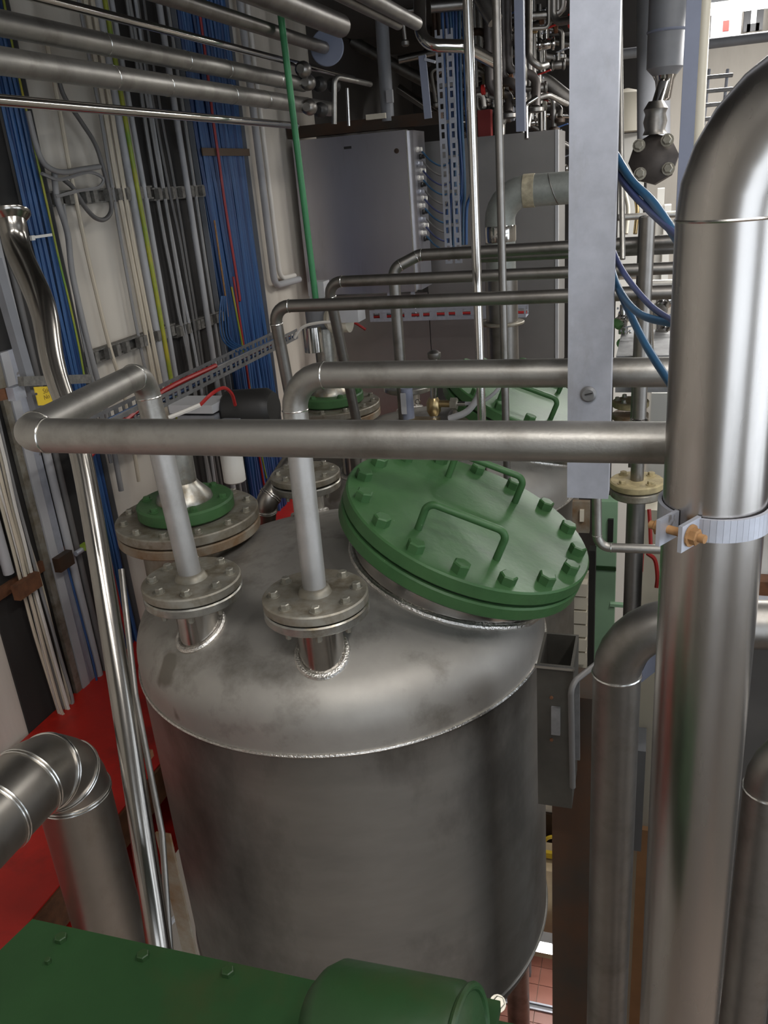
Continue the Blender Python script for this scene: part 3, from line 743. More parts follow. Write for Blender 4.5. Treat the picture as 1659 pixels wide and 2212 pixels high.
# galvanised flat cover strips
for k, (y0, y1) in enumerate(((1.935, 1.962), (1.966, 2.0), (2.003, 2.035))):
    add('cover_strip', MB().box((WX + .02, y0, 2.8), (WX + .034 + .004 * (k % 2), y1, 4.62)), ('flange_dusty', 'light_grey_paint', 'galvanised')[k], None,
        ('leftmost dull strip of the three flat strips beside the beige cables', 'middle grey strip of the three flat strips beside the beige cables', 'right bluish galvanised strip of the three flat strips beside the beige cables')[k], 'strip', 'flat strips low on the left wall')
def vcable(y, z0, z1, off, r, m, label, group=None, amp=.006, name='cable', cat='cable', seg=6, step=.14, ybot=None, n=3):
    pts = []; z = z1; ph = random.uniform(0, 6)
    while z > z0:
        f = (z1 - z) / (z1 - z0)
        yv = y + (0 if ybot is None else (ybot - y) * f)
        yv *= (WX + off) / -1.83
        pts.append(V((WX + off + .35 * amp * math.sin(ph + z * 3.1), yv + amp * math.sin(ph * 1.7 + z * 4.3) + random.uniform(-amp, amp) * .35, z))); z -= step
    pts.append(V((WX + off, (y if ybot is None else ybot) * (WX + off) / -1.83, z0)))
    return cable(label, pts, r, m, group, name, n=n, seg=seg, cat=cat)
# left blue bundle
for i in range(13):
    y = 2.230 + .0075 * i
    vcable(y, 3.0, 5.83, .024 + .008 * ((i * 5) % 3), .0058, ('blue_cable', 'blue_cable_light', 'blue_cable_deep')[(i * 7) % 3],
           'blue cable in the narrow left bundle on the wall', 'blue cables of the left bundle', amp=.005)
vcable(2.335, 4.45, 5.83, .05, .0035, 'yellow_cable', 'thin yellow cable along the edge of the left blue bundle')
vcable(2.262, 3.3, 4.45, .075, .0045, 'red_cable', 'red cable lying on the left blue bundle behind the riser')
t = thing('cable_tie', 'white cable tie round the left blue bundle', 'cable tie', OX(90, 509, WX + .075))
add('band', MB().bar(OX(69, 513, WX + .07), OX(112, 507, WX + .07), .003, .008, V((0, 0, 1))), 'white_plastic', t)
add('head', MB().obox(OX(70, 514, WX + .075), (.004, .007, .007)), 'white_plastic', t)
# wide blue bundle
for i in range(44):
    f = i / 43
    yt, yb = 3.335 + .42 * f, 3.40 + .36 * f
    vcable(yt, 2.9, 5.83, .026 + .009 * ((i * 7) % 3), .0090, ('blue_cable', 'blue_cable_light', 'blue_cable_deep', 'blue_cable')[(i * 5) % 4],
           'blue cable in the wide bundle left of the cabinet', 'blue cables of the wide bundle', amp=.008, ybot=yb)
vcable(3.53, 4.55, 5.83, .078, .006, 'red_cable', 'long red cable running down the wide blue bundle')
vcable(3.50, 3.6, 4.66, .082, .005, 'red_cable', 'short red cable on the lower part of the wide blue bundle', ybot=3.53)
vcable(3.47, 3.7, 4.62, .080, .004, 'yellow_cable', 'thin yellow-green cable low on the wide blue bundle', ybot=3.56)
vcable(3.40, 4.5, 4.9, .07, .004, 'rust_light', 'thin orange cable at the left edge of the wide blue bundle')
for k in range(4):
    cable('loose blue wire curving from the wide bundle into the perforated tray', [OX(478 + 3 * k, 640, WX + .10), OX(474 + 6 * k, 690, WX + .13), OX(482 + 6 * k, 735, WX + .19), OX(512 + 9 * k, 760 - 2 * k, WX + .27)], .0035, 'blue_cable_light', 'loose blue wires')
add('strap', MB().box((WX + .062, 3.30, 5.150), (WX + .067, 3.74, 5.180)), 'brown_strap', None, 'brown strap across the wide blue bundle', 'strap')
# single cables and conduits of the middle wall part
vcable(2.855, 3.6, 5.83, .060, .0085, 'yellow_cable', 'thick yellow-green earth cable on the white wall', amp=.004, seg=10)
vcable(2.897, 3.4, 5.83, .045, .0095, 'grey_conduit', 'grey conduit right beside the yellow-green cable', amp=.002, name='conduit', cat='conduit', seg=10)
vcable(2.815, 3.4, 5.83, .040, .0150, 'grey_conduit', 'broad grey conduit left of the yellow-green cable', amp=.001, name='conduit', cat='conduit', seg=12)
vcable(2.775, 3.5, 5.83, .045, .0085, 'beige_cable', 'right one of two beige cables left of the broad grey conduit', amp=.006)
vcable(2.735, 3.5, 5.83, .045, .0085, 'beige_cable', 'left one of two beige cables left of the broad grey conduit', amp=.008)
vcable(2.70, 4.4, 5.83, .04, .006, 'grey_cable', 'thin grey cable beside the pair of beige cables', amp=.008)
vcable(3.215, 3.2, 5.83, .050, .0125, 'grey_conduit', 'thick pale conduit on the black board', amp=.002, name='conduit', cat='conduit', seg=10)
vcable(3.275, 3.2, 5.83, .040, .0075, 'grey_cable', 'thin conduit at the right edge of the black board', amp=.002, name='conduit', cat='conduit', seg=8)
for k, (yy, r_, mm) in enumerate(((2.965, .0075, 'grey_cable'), (2.995, .0065, 'grey_cable'), (3.02, .007, 'grey_conduit'), (3.05, .006, 'dark_grey_cable'), (3.085, .006, 'dark_grey_cable'))):
    vcable(yy + .02, 3.2, 5.83, .040 + .006 * (k % 2), r_, mm, ('leftmost', 'second', 'pale third', 'dark fourth', 'dark fifth')[k] + ' of the five loose cables on the black board', 'loose cables on the black board', amp=.010, ybot=yy + .045)
WO = WX + .055
cable('thick grey cable falling from the small elbow on the white wall', [OX(118, 372, WO), OX(119, 398, WO), OX(126, 440, WO), OX(146, 505, WO), OX(156, 590, WO), OX(180, 700, WO), OX(205, 800, WO), OX(232, 900, WO), OX(262, 1060, WO)], .0100, 'grey_cable', seg=10)
cable('second grey cable beside the thick falling one', [OX(136, 440, WO - .01), OX(148, 520, WO - .01), OX(164, 640, WO - .01), OX(190, 780, WO - .01), OX(240, 1000, WO - .01)], .0065, 'grey_cable')
cable('grey cable curving out of the left blue bundle towards the strut', [OX(60, 240, WO + .02), OX(80, 320, WO + .02), OX(100, 358, WO + .02), OX(135, 372, WO + .02), OX(175, 366, WO + .02), OX(215, 360, WO + .02)], .0085, 'grey_cable', seg=10)
cable('grey cable swinging in a hanging loop below the upper strut', [OX(118, 120, WO), OX(135, 200, WO), OX(172, 258, WO), OX(205, 310, WO), OX(222, 360, WO), OX(236, 415, WO), OX(240, 455, WO), OX(226, 474, WO), OX(205, 470, WO), OX(182, 445, WO), OX(160, 408, WO), OX(138, 388, WO)], .0075, 'dark_grey_cable', seg=10)
cable('thin grey loop inside the hanging cable loop', [OX(90, 375, WO + .01), OX(130, 388, WO + .01), OX(190, 372, WO + .01), OX(222, 385, WO + .01), OX(212, 405, WO + .01), OX(170, 412, WO + .01), OX(120, 425, WO + .01)], .0055, 'grey_cable')
cable('beige cable running down the middle of the white wall', [OX(95, 60, WO), OX(130, 245, WO), OX(148, 350, WO), OX(164, 430, WO), OX(176, 490, WO), OX(198, 590, WO), OX(236, 745, WO), OX(270, 860, WO), OX(300, 1040, WO)], .0070, 'beige_cable', seg=8)
# beige cables bottom left
for k in range(8):
    vcable(1.830 + .012 * k, 3.46, 4.75, .045 + .009 * (k % 3), .0055, ('beige_cable', 'white_cable', 'beige_cable', 'grey_cable')[k % 4], 'cable of the beige bundle left of the flat strips', 'beige cable bundle at the lower left', amp=.007, ybot=1.85 + .009 * k)
vcable(2.075, 3.4, 5.83, .04, .014, 'grey_conduit', 'broad grey conduit right of the flat strips', amp=.001, name='conduit', cat='conduit', seg=10)
vcable(2.112, 3.4, 5.83, .04, .011, 'dark_grey_cable', 'dark conduit between grey conduit and polished riser', amp=.001, name='conduit', cat='conduit', seg=10)
vcable(2.05, 3.4, 3.95, .05, .004, 'blue_cable', 'single thin blue cable below the rusty rail', amp=.008)
vcable(1.80, 4.0, 5.83, .04, .016, 'grey_conduit', 'grey conduit at the very left edge of the wall', amp=.001, name='conduit', cat='conduit', seg=10)
# grey bracket arm with yellow tag
t = thing('wall_bracket', 'dusty grey bracket arm with a post above the yellow tag', 'bracket', OX(120, 830, -1.62))
add('arm', MB().bar(OX(45, 824, -1.62), OX(192, 818, -1.62), .02, .026), 'strut_dusty', t)
add('upright', MB().bar(OX(-12, 560, -1.64), OX(85, 905, -1.64), .022, .03, V((0, 1, 0))), 'grey_paint', t)
t = thing('warning_tag', 'yellow tag with two printed lines hanging on the grey bracket', 'tag', OX(110, 868, -1.60))
q = [OX(72, 836, -1.60), OX(135, 833, -1.60), OX(147, 872, -1.60), OX(82, 876, -1.60)]
add('plate', MB().prism(q, (.003, 0, 0)), 'yellow_sign', t)
for k, (txt, x, y, sz) in enumerate((('Stickstoff', 94, 851, .020), ('No 2', 96, 864, .018))):
    cu = bpy.data.curves.new('lettering', 'FONT'); cu.body = txt; cu.size = sz; cu.extrude = .0003
    tmp = bpy.data.objects.new('tmp', cu); COL.objects.link(tmp); bpy.context.view_layer.update()
    lm = bpy.data.meshes.new_from_object(tmp.evaluated_get(bpy.context.evaluated_depsgraph_get())); bpy.data.objects.remove(tmp)
    lm.materials.clear(); lm.materials.append(MATS['sign_ink'])
    o = bpy.data.objects.new('lettering', lm); COL.objects.link(o); o.parent = t
    p = OX(x, y, -1.5965); yd = V((0, 1, 0)); zd = V((0, 0, 1))
    o.matrix_local = Matrix.Translation(p - root_loc(t)) @ Matrix((yd, zd, V((1, 0, 0)))).transposed().to_4x4()
add('hole', MB().cyl(OX(78, 851, -1.5975), OX(78, 851, -1.5965), .0035, 10), 'black_rubber', t)
t = thing('rail_clamp', 'small steel clamp on a red-brown rail at the left edge', 'clamp', OX(20, 855, -1.66))
add('rail', MB().bar(OX(-20, 858, -1.66), OX(22, 848, -1.66), .01, .03), 'rust', t)
add('clamp', MB().obox(OX(35, 848, -1.64), (.012, .022, .018)), 'galvanised', t)
# conduit with U bend left of the cabinet
cz = V((WX + .04, 3.89, 0))
pipe('grey conduit with a bend at its foot beside the cabinet', [V((WX + .04, 3.89, 5.83)), V((WX + .04, 3.89, 4.555)), V((WX + .05, 4.18, 4.55))], .017, 'grey_conduit', bend=.05, welds=False, name='conduit', cat='conduit')
pipe('pale conduit running parallel right of the bent conduit', [V((WX + .035, 3.975, 5.83)), V((WX + .035, 3.975, 4.58)), V((WX + .04, 4.15, 4.575))], .012, 'white_cable', bend=.05, welds=False, name='conduit', cat='conduit')

# perforated trays
def perf_side(mb, a, b, ht, thick, pitch=.05, up=V((0, 0, 1))):
    a, b = V(a), V(b); L_ = (b - a).length; d = (b - a) / L_
    mb.bar(a - up * ht * .36, b - up * ht * .36, thick, ht * .28, up); mb.bar(a + up * ht * .36, b + up * ht * .36, thick, ht * .28, up)
    k = 0; s = 0.0
    while s < L_:
        w_ = pitch * (.42 if k % 2 else .22)
        mb.bar(a + d * s, a + d * min(L_, s + w_), thick, ht * .46, up); s += pitch * (.9 if k % 2 else .62); k += 1
    return mb
def perf_tray(label, a, b, width_dir, ht, wd, m='galvanised_dull', pitch=.05):
    t = thing('perforated_tray', label, 'cable tray', (V(a) + V(b)) / 2)
    wdv = V(width_dir).normalized() * wd
    add('side_rail', perf_side(MB(), a, b, ht, .003, pitch), m, t)
    add('side_rail', perf_side(MB(), V(a) + wdv, V(b) + wdv, ht, .003, pitch), m, t)
    add('tray_floor', perf_side(MB(), V(a) + wdv / 2 - V((0, 0, ht / 2)), V(b) + wdv / 2 - V((0, 0, ht / 2)), wd, .003, .06, V(width_dir).normalized()), m, t)
    return t
TX = -1.50
ta, tb = OX(300, 905, TX), OX(622, 722, TX)
tzm = (ta.z + tb.z) / 2
perf_tray('perforated steel cable tray climbing along the left wall behind the pipes', V((TX, ta.y - .25, tzm - .005)), V((TX, tb.y + .1, tzm + .005)), (-1, 0, 0), .042, .09)
for k in range(5):
    cable('cable lying in the perforated tray', [V((TX - .015 - .015 * k, ta.y - .25 + .1 * 0, tzm - .012)), V((TX - .02 - .014 * k, (ta.y + tb.y) / 2, tzm - .006 + .004 * (k % 2))), V((TX - .015 - .015 * k, tb.y + .08, tzm - .005))], .006, ('blue_cable', 'red_cable', 'blue_cable', 'grey_cable', 'blue_cable')[k], 'cables in the perforated wall tray')
cable('thick red cable dropping beside the diagonal tray', [V((TX - .02, ta.y + .55, tzm + .022)), V((TX - .02, ta.y + .2, tzm + .02)), V((TX - .0, ta.y - .1, tzm - .01)), V((TX + .01, ta.y - .28, tzm - .05))], .009, 'red_cable', seg=8)
o_tray = perf_tray('perforated steel tray running crosswise under the cabinet', V((-1.45, 4.26, 4.335)), V((-.62, 4.26, 4.335)), (0, 1, 0), .060, .09, 'galvanised', .09)
for x in (-1.35, -1.22): add('hanger', MB().box((x - .01, 4.31, 4.30), (x + .01, 4.325, 4.46)), 'galvanised', o_tray)
for k in range(3):
    cable('cable in the crosswise tray', [V((-1.45, 4.285 + .02 * k, 4.325)), V((-1.0, 4.29 + .02 * k, 4.33)), V((-.62, 4.285 + .02 * k, 4.325))], .007, ('red_cable', 'black_rubber', 'grey_cable')[k], 'cables in the crosswise tray')

# ================================================================== cabinets
def cabinet():
    x0, x1, z0, z1, y = -1.803, -1.198, 4.448, 5.222, 4.30
    t = thing('control_cabinet', 'brushed steel control cabinet with closed door left of the cable ladder', 'cabinet', V(((x0 + x1) / 2, y + .12, z0)))
    add('body', MB().box((x0 + .006, y + .018, z0 + .006), (x1 + .028, y + .24, z1 - .004)), 'cabinet_steel', t)
    d = add('door', MB().box((x0, y, z0), (x1, y + .016, z1)), 'cabinet_steel', t)
    add('slot', MB().obox(OY(751, 319, y - .001), (.020, .0015, .006)), 'black_rubber', d)
    add('lock', MB().lathe([(.012, 0), (.012, .006), (.006, .007)], OY(857, 326, y), V((0, -1, 0)), 18), 'rust_dark', d)
    add('edge_lip', MB().box((x1 - .004, y - .004, z0), (x1 + .003, y + .02, z1)), 'seam_bright', d)
    add('edge_lip', MB().box((x0 - .002, y - .004, z0), (x0 + .014, y + .0, z1)), 'cabinet_steel', d)
    # cable glands on the right side, each a part, two columns
    for k in range(14):
        z = 5.13 - k * .033
        g = add('cable_gland', MB().lathe([(.013, 0), (.013, .010), (.010, .012), (.010, .028)], V((x1 + .028, y + .07 + .05 * (k % 2), z)), V((1, 0, 0)), 10), ('white_plastic', 'black_rubber', 'galvanised', 'white_plastic')[k % 4], t)
    for k in range(10):
        z = 5.12 - k * .045
        cable('thin blue-grey cable hanging from the cabinet glands to the ladder', [V((x1 + .05, y + .09, z)), V((x1 + .10, y + .08, z - .05)), V((x1 + .16, y + .09, z - .075)), V((x1 + .23, y + .12, z - .03))], .0045, ('blue_hose', 'dark_grey_cable', 'navy_hose')[k % 3], 'cables between cabinet and ladder')
cabinet()
def cabinet2():
    x0, x1, z0, z1, y = -1.215, -.500, 3.95, 5.17, 4.62
    t = thing('grey_cabinet', 'large plain grey cabinet standing behind the thin upright pipes', 'cabinet', V(((x0 + x1) / 2, y + .15, z0)))
    add('body', MB().box((x0, y + .02, z0), (x1, y + .35, z1)), 'cabinet_grey', t)
    add('door', MB().box((x0, y, z0), (x1 - .016, y + .02, z1)), 'cabinet_grey', t)
    add('light_edge', MB().box((x1 - .014, y - .006, z0), (x1 + .002, y + .02, z1)), 'light_grey_paint', t)
cabinet2()
add('lintel_beam', MB().box((-1.84, 4.33, 5.235), (-1.03, 4.39, 5.29)), 'rust_dark', None, 'dark brown steel angle lying above the control cabinet', 'beam')
add('back_panel', MB().box((-1.84, 4.62, 3.2), (-1.22, 4.64, 4.40)), 'cabinet_grey', None, 'plain grey panel below the control cabinet', 'panel')

# vertical cable ladder with blue cables
t = thing('cable_ladder', 'upright perforated cable ladder between the two cabinets', 'cable ladder', OY(985, 560, 4.1))
la, lb = OY(958, 120, 4.1), OY(988, 690, 4.1)
lx = (la.x + lb.x) / 2
for sd in (-1, 1):
    add('side_rail', perf_side(MB(), V((lx + sd * .024, 4.102, 4.60)), V((lx + sd * .024, 4.102, 5.60)), .034, .003, .055, V((1, 0, 0))), 'galvanised', t)
for k in range(7):
    add('rung', MB().box((lx - .03, 4.105, 4.62 + k * .15), (lx + .03, 4.112, 4.635 + k * .15)), 'galvanised_dull', t)
for k in range(7):
    xx = lx - .012 + .016 * k
    cable('blue cable running down behind the upright ladder', [V((xx, 4.14, 5.75)), V((xx + .012 * math.sin(k), 4.14 + .01 * (k % 2), 5.3)), V((xx + .01 * math.cos(k * 2), 4.14, 4.95)), V((xx - .02, 4.15, 4.85)), V((xx - .03, 4.15, 4.68))], .0075, ('blue_cable', 'blue_cable_deep', 'blue_hose')[k % 3], 'blue cables behind the upright ladder')

# clad vent pipe before the grey cabinet
def vent():
    t = thing('clad_vent_pipe', 'grey clad vent pipe with beige tape band bending down before the grey cabinet', 'pipe', OY(1080, 800, 3.5))
    y = 3.6
    a, b_, c = OY(1330, 398, y), OY(1078, 402, y), OY(1082, 880, y)
    b_.z = a.z; c.x = b_.x
    add('pipe_body', MB().tube([a, b_, c], .062, 32, .11), 'cladding', t)
    add('tape_band', MB().cyl(V((b_.x + .10, y, a.z)), V((b_.x + .145, y, a.z)), .0645, 32), 'beige_tape', t)
    add('wire_ring', MB().torus(V((b_.x + .22, y, a.z)), V((1, 0, .35)), .064, .0022, 32, 6), 'steel_dark_pipe', t)
    add('collar', MB().lathe([(.064, 0), (.066, .004), (.066, .06), (.064, .064)], V((c.x, y, a.z - .19)), seg=32), 'steel_polish', t)
    add('flange', MB().lathe(disc_prof(.095, .012), V((c.x, y, OY(1085, 700, y).z)), seg=36), 'flange_dusty', t)
    add('lower_pipe', MB().cyl(V((c.x, y, 0)), V((c.x, y, OY(1085, 590, y).z)), .068, 32), 'steel_dark_pipe', t)
vent()

# ================================================================== pipe rack overhead, upper left
RX = -1.30
def rackpipe(label, a, b, X, r, m, bands=0, z=None):
    p, q = OX(*a, X), OX(*b, X); zz = (p.z + q.z) / 2 if z is None else z
    p = V((X, p.y - 1.6, zz)); q = V((X, q.y, zz))
    t = thing('rack_pipe', label, 'pipe', V((X, q.y, zz - r)))
    add('pipe_body', MB().cyl(p, q, r, 24), m, t)
    for k in range(bands):
        y = q.y - .25 - k * .33 - .07 * (k % 2)
        add('lagging_seam', MB().torus(V((X, y, zz)), V((0.1, 1, .15)), r + .0003, .0011, 28, 5), 'seam_bright', t)
    return t
rackpipe('upper thick pipe of the rack running back along the left wall', (0, 42), (655, 187), -1.34, .0265, 'steel_pipe', 4)
rackpipe('lower thick pipe of the rack running back along the left wall', (0, 130), (712, 236), -1.34, .0285, 'steel_pipe', 5)
rackpipe('thin shiny pipe lowest in the overhead rack', (0, 214), (640, 273), -1.34, .0125, 'steel_polish')
rackpipe('thin shiny pipe highest in the overhead rack', (180, 0), (765, 180), -1.34, .0115, 'steel_polish')
rackpipe('dull pipe leading back to the round end plate', (400, 6), (700, 103), -1.25, .022, 'steel_dark_pipe')
rackpipe('fat dark pipe high up in the overhead rack', (520, -25), (735, 50), -1.05, .036, 'steel_dark_pipe')
rackpipe('narrow pipe right of the fat dark rack pipe', (740, -10), (860, 55), -.80, .016, 'steel_dark_pipe')
rackpipe('pipe ending near the chrome elbow at the top', (800, -15), (900, 60), -.75, .020, 'steel_dark_pipe')
c = OX(707, 103, -1.25)
add('end_plate', MB().lathe(disc_prof(.066, .008), c, V((0.15, -1, .05)), 40), 'bluegrey_paint', None, 'round blue-grey end plate at the end of the overhead pipe', 'plate')
t = thing('valve_bank', 'dark small valves at the end of the overhead rack', 'valve', OX(690, 200, -1.3))
for k, (x, y) in enumerate(((665, 178), (690, 182), (668, 232), (692, 238), (655, 150), (720, 185))):
    p = OX(x, y, -1.30)
    add('valve_body', MB().lathe([(.016, -.03), (.026, -.02), (.030, 0), (.026, .02), (.016, .03)], p, V((0, 1, 0)), 14), ('steel_dark_pipe', 'black_rubber')[k % 2], t)
pipe('small inverted U pipe at the end of the overhead rack', [OY(722, 268, 3.55), OY(722, 165, 3.55), OY(770, 175, 3.7), OY(800, 182, 3.9)], .011, 'steel_pipe', bend=.03, welds=False)
pipe('short upright pipe right of the small inverted U pipe', [OY(754, 272, 3.8), OY(750, 190, 3.8)], .007, 'steel_polish', welds=False)
t = thing('stanchion', 'grey upright stanchion pipe in the dark corner above the cabinet', 'post', OY(838, 262, 4.35))
add('pipe_body', MB().cyl(OY(838, 262, 4.35), OY(818, -60, 4.35), .032, 20), 'grey_paint', t)
add('clip', MB().obox(OY(842, 208, 4.30), (.016, .01, .028)), 'light_grey_paint', t)
add('base_plate', MB().obox(OY(815, 252, 4.33), (.05, .03, .012)), 'cream_plastic', t)

# ================================================================== cluttered pipework, upper middle
def cp(label, pts, dpx, m, bend=None, **k):
    d = pts[0][2]; q = [P(*p) for p in pts]
    return pipe(label, q, dpx * d / FPX / 2, m, bend=bend or dpx * d / FPX * 1.5, welds=k.pop('welds', False), seg=14, **k)
cp('chrome pipe dropping and turning right in a wide elbow at the top', [(906, -60, 3.2), (908, 98, 3.2), (1005, 100, 3.2), (1070, 135, 3.3)], 27, 'steel_polish')
cp('dull pipe slanting behind the two upright pipes at the top', [(1030, -20, 3.5), (1070, 45, 3.5)], 36, 'steel_dark_pipe')
cp('dark horizontal pipe above the chrome elbow', [(930, 15, 3.6), (1010, 8, 3.6)], 24, 'steel_dark_pipe')
add('hanger_bar', MB().bar(OY(912, 120, 3.6), OY(925, 256, 3.6), .03, .008, V((0, 1, 0))), 'bluegrey_paint', None, 'short blue-grey hanger bar above the control cabinet', 'bar')
add('hanger_lug', MB().bar(OY(918, 128, 3.6), OY(940, 134, 3.6), .02, .01), 'galvanised', None, 'small lug on the blue-grey hanger bar', 'lug')
add('channel_post', MB().box(V((OY(1112, 100, 3.3).x, 3.3, OY(1120, 284, 3.3).z)), V((OY(1131, 100, 3.3).x, 3.34, 6.4))), 'bluegrey_paint', None, 'blue-grey channel post hanging right of the upright pipes', 'post')
cp('dark pipe beside the channel post with a curl at its foot', [(1143, -40, 3.4), (1142, 125, 3.4), (1165, 145, 3.4), (1180, 140, 3.5)], 15, 'steel_dark_pipe')
cp('thin bright pipe close to the channel post', [(1137, 300, 3.35), (1136, 225, 3.35), (1160, 210, 3.35)], 9, 'steel_polish')
add('red_box', MB().obox(V((OY(1048, 262, 4.75).x, 4.75, 5.235)), (.034, .03, .065)), 'red_dark', None, 'dark red box on top of the grey cabinet', 'box')
cp('small white tube curling above the red box', [(1046, 232, 4.4), (1043, 205, 4.4), (1030, 202, 4.4)], 10, 'white_plastic')
cp('arched pipe above the grey cabinet near the post', [(1140, 275, 4.2), (1150, 215, 4.2), (1185, 205, 4.2), (1225, 225, 4.3)], 11, 'steel_pipe')
cp('fat flexible steel hose leaving behind the galvanised post', [(1120, 175, 4.6), (1170, 170, 4.6), (1225, 215, 4.6), (1260, 260, 4.6)], 34, 'steel_dark_pipe', bend=.15)
rs = [('steel_dark_pipe', 'steel_pipe', 'steel_polish', 'galvanised_dull'), ]
cl = [((1000, 170), (1100, 190), 20), ((1060, 60), (1225, 95), 16), ((1150, 35), (1228, 40), 12), ((940, 60), (1010, 62), 18), ((1090, 110), (1228, 130), 22), ((1055, 210), (1110, 215), 14), ((1140, 245), (1228, 250), 14), ((950, 175), (1015, 165), 16), ((860, 130), (905, 120), 16), ((760, 90), (815, 120), 24), ((860, 190), (905, 220), 18), ((1040, 20), (1115, 30), 14), ((1090, 240), (1130, 262), 12)]
names = ['near the red box', 'under the top edge', 'highest on the right', 'left of the chrome elbow', 'broadest before the post', 'low between the upright pipes', 'lowest beside the post', 'behind the ladder', 'left of the hanger bar', 'beside the dark stanchion', 'under the hanger bar', 'between the upright pipe tops', 'just above the grey cabinet']
for k, (a, b, dp) in enumerate(cl):
    dd = 4.9 + .25 * (k % 4)
    f_ = (1250 + 5 * k - a[0]) / (b[0] - a[0]); q0 = P(a[0], a[1], dd); q1 = q0 + (P(b[0], b[1], dd) - q0) * min(f_, 6)
    q2 = V((q1.x, q1.y, 7.1))
    pipe('dull cross pipe in the cluttered background ' + names[k], [q0, q1, q2], dp * dd / FPX / 2, rs[0][k % 4], welds=False, seg=12)
def valve(label, x, y, d, s, hm, ax=V((1, 0, 0)), body='steel_polish', up=True, down=None):
    c = P(x, y, d); t = thing('process_valve', label, 'valve', c - V((0, 0, s)))
    add('body', MB().lathe([(s * .5, -s), (s * .75, -s * .9), (s * .75, -s * .7), (s * .55, -s * .5), (s * .62, 0), (s * .55, s * .5), (s * .75, s * .7), (s * .75, s * .9), (s * .5, s)], c, ax, 18), body, t)
    add('bonnet', MB().cyl(c, c + V((0, 0, s * 1.5)), s * .32, 14), body, t)
    add('handle', MB().bar(c + V((-s * .2, 0, s * 1.5)), c + V((s * 1.5, -s * .3, s * 1.9)), s * .3, s * .16), hm, t)
    bolts(t, c + V((0, 0, s * 1.05)), V((0, 0, 1)), s * .5, 4, s * .1, s * .2, 'galvanised')
    if down: add('stub', MB().cyl(c, V((c.x, c.y, down - .02)), s * .4, 12), body, t)
    if up: add('branch_pipe', MB().tube([c - ax * s, c - ax * s * 2.4, V(((c - ax * s * 2.4).x, (c - ax * s * 2.4).y, 7.1))], s * .35, 10, s), body, t)
vl = [(1180, 95, 4.4, .045, 'red_plastic', 'with red lever high before the post'), (1165, 190, 4.3, .04, 'red_plastic', 'with red lever low before the post'), (1065, 240, 4.5, .035, 'galvanised', 'with steel lever above the grey cabinet'), (1020, 190, 4.6, .035, 'galvanised', 'behind the left upright pipe'), (1100, 60, 4.5, .04, 'blue_plastic', 'between the upright pipe tops'), (1205, 140, 4.6, .04, 'galvanised', 'half behind the galvanised post'), (1205, 300, 4.9, .04, 'blue_plastic', 'right of the grey cabinet top'), (1212, 365, 5.0, .04, 'galvanised', 'right of the grey cabinet middle'),
      (990, 40, 4.4, .03, 'red_plastic', 'left of the left upright pipe'), (1005, 255, 4.6, .03, 'red_plastic', 'with red lever beside the ladder top'), (1150, 265, 4.5, .03, 'galvanised', 'resting above the grey cabinet corner')]
for (x, y, d, s, hm, wh) in vl: valve('small process valve ' + wh, x, y, d, s, hm, V((1, .2, 0)), 'steel_dark_pipe' if x % 2 else 'steel_polish')

# ================================================================== right : hoses, far hall
hose = [([(1322, 322), (1362, 388), (1412, 440), (1476, 536)], .0066, 'blue_hose', 'upper thick blue hose from the post to the thick pipe'),
        ([(1322, 352), (1352, 402), (1402, 455), (1474, 520)], .0048, 'navy_hose', 'navy hose just below the upper thick blue hose'),
        ([(1318, 525), (1345, 585), (1400, 655), (1462, 700)], .0044, 'navy_hose', 'long navy hose crossing the middle gap'),
        ([(1318, 570), (1340, 630), (1385, 680), (1468, 702)], .0054, 'blue_hose', 'blue hose meeting the navy hose at the thick pipe'),
        ([(1318, 585), (1348, 650), (1395, 745), (1462, 850)], .0056, 'blue_hose', 'lowest blue hose falling steeply behind the thick pipe')]
for pts, r_, m_, lb_ in hose:
    cable(lb_, [P(x, y, 1.36 - .10 * k) for k, (x, y) in enumerate(pts)], r_, m_, name='hose', cat='hose', seg=10, n=8)
cp('upright rusty-grey channel in the gap right of the post', [(1372, 1010, 2.6), (1395, 470, 2.6)], 30, 'steel_dark_pipe')
cp('bright thin post just right of the galvanised post', [(1345, 560, 2.2), (1338, -40, 2.2)], 12, 'steel_pipe')
cp('polished elbow pipe turning down behind the blue hoses', [(1352, 642, 2.7), (1395, 645, 2.7), (1400, 760, 2.7)], 26, 'steel_polish', bend=.05)
cp('short polished pipe above the polished elbow', [(1335, 590, 3.0), (1385, 588, 3.0)], 28, 'steel_polish')
cp('horizontal pipe end at the right of the gap', [(1395, 617, 3.0), (1475, 615, 3.0)], 24, 'steel_pipe')
cp('thin pipe crossing low in the gap', [(1335, 470, 3.4), (1470, 462, 3.4)], 14, 'steel_pipe')
for k, (x, y, s) in enumerate(((1345, 690, .035), (1430, 660, .04), (1350, 735, .03), (1435, 715, .035))):
    valve(up=False, label='chrome valve ' + ('below the short polished pipe', 'right of the polished elbow', 'low by the galvanised post', 'low beside the thick pipe')[k], x=x, y=y, d=3.0, s=s, hm='galvanised', ax=V((.3, 1, .4)), down=OY(1400, 725, 3.0).z)
t = thing('machine_block', 'grey machine block under the chrome valves', 'machine', V((.15, 3.0, 0)))
zt_ = OY(1400, 735, 3.0).z
add('block', MB().box(V((OY(1335, 770, 2.9).x, 2.75, zt_ - .12)), V((.25, 3.2, zt_))), 'galvanised_dull', t)
add('leg', MB().box((.14, 2.9, 0), (.22, 3.0, zt_ - .12)), 'galvanised_dull', t)
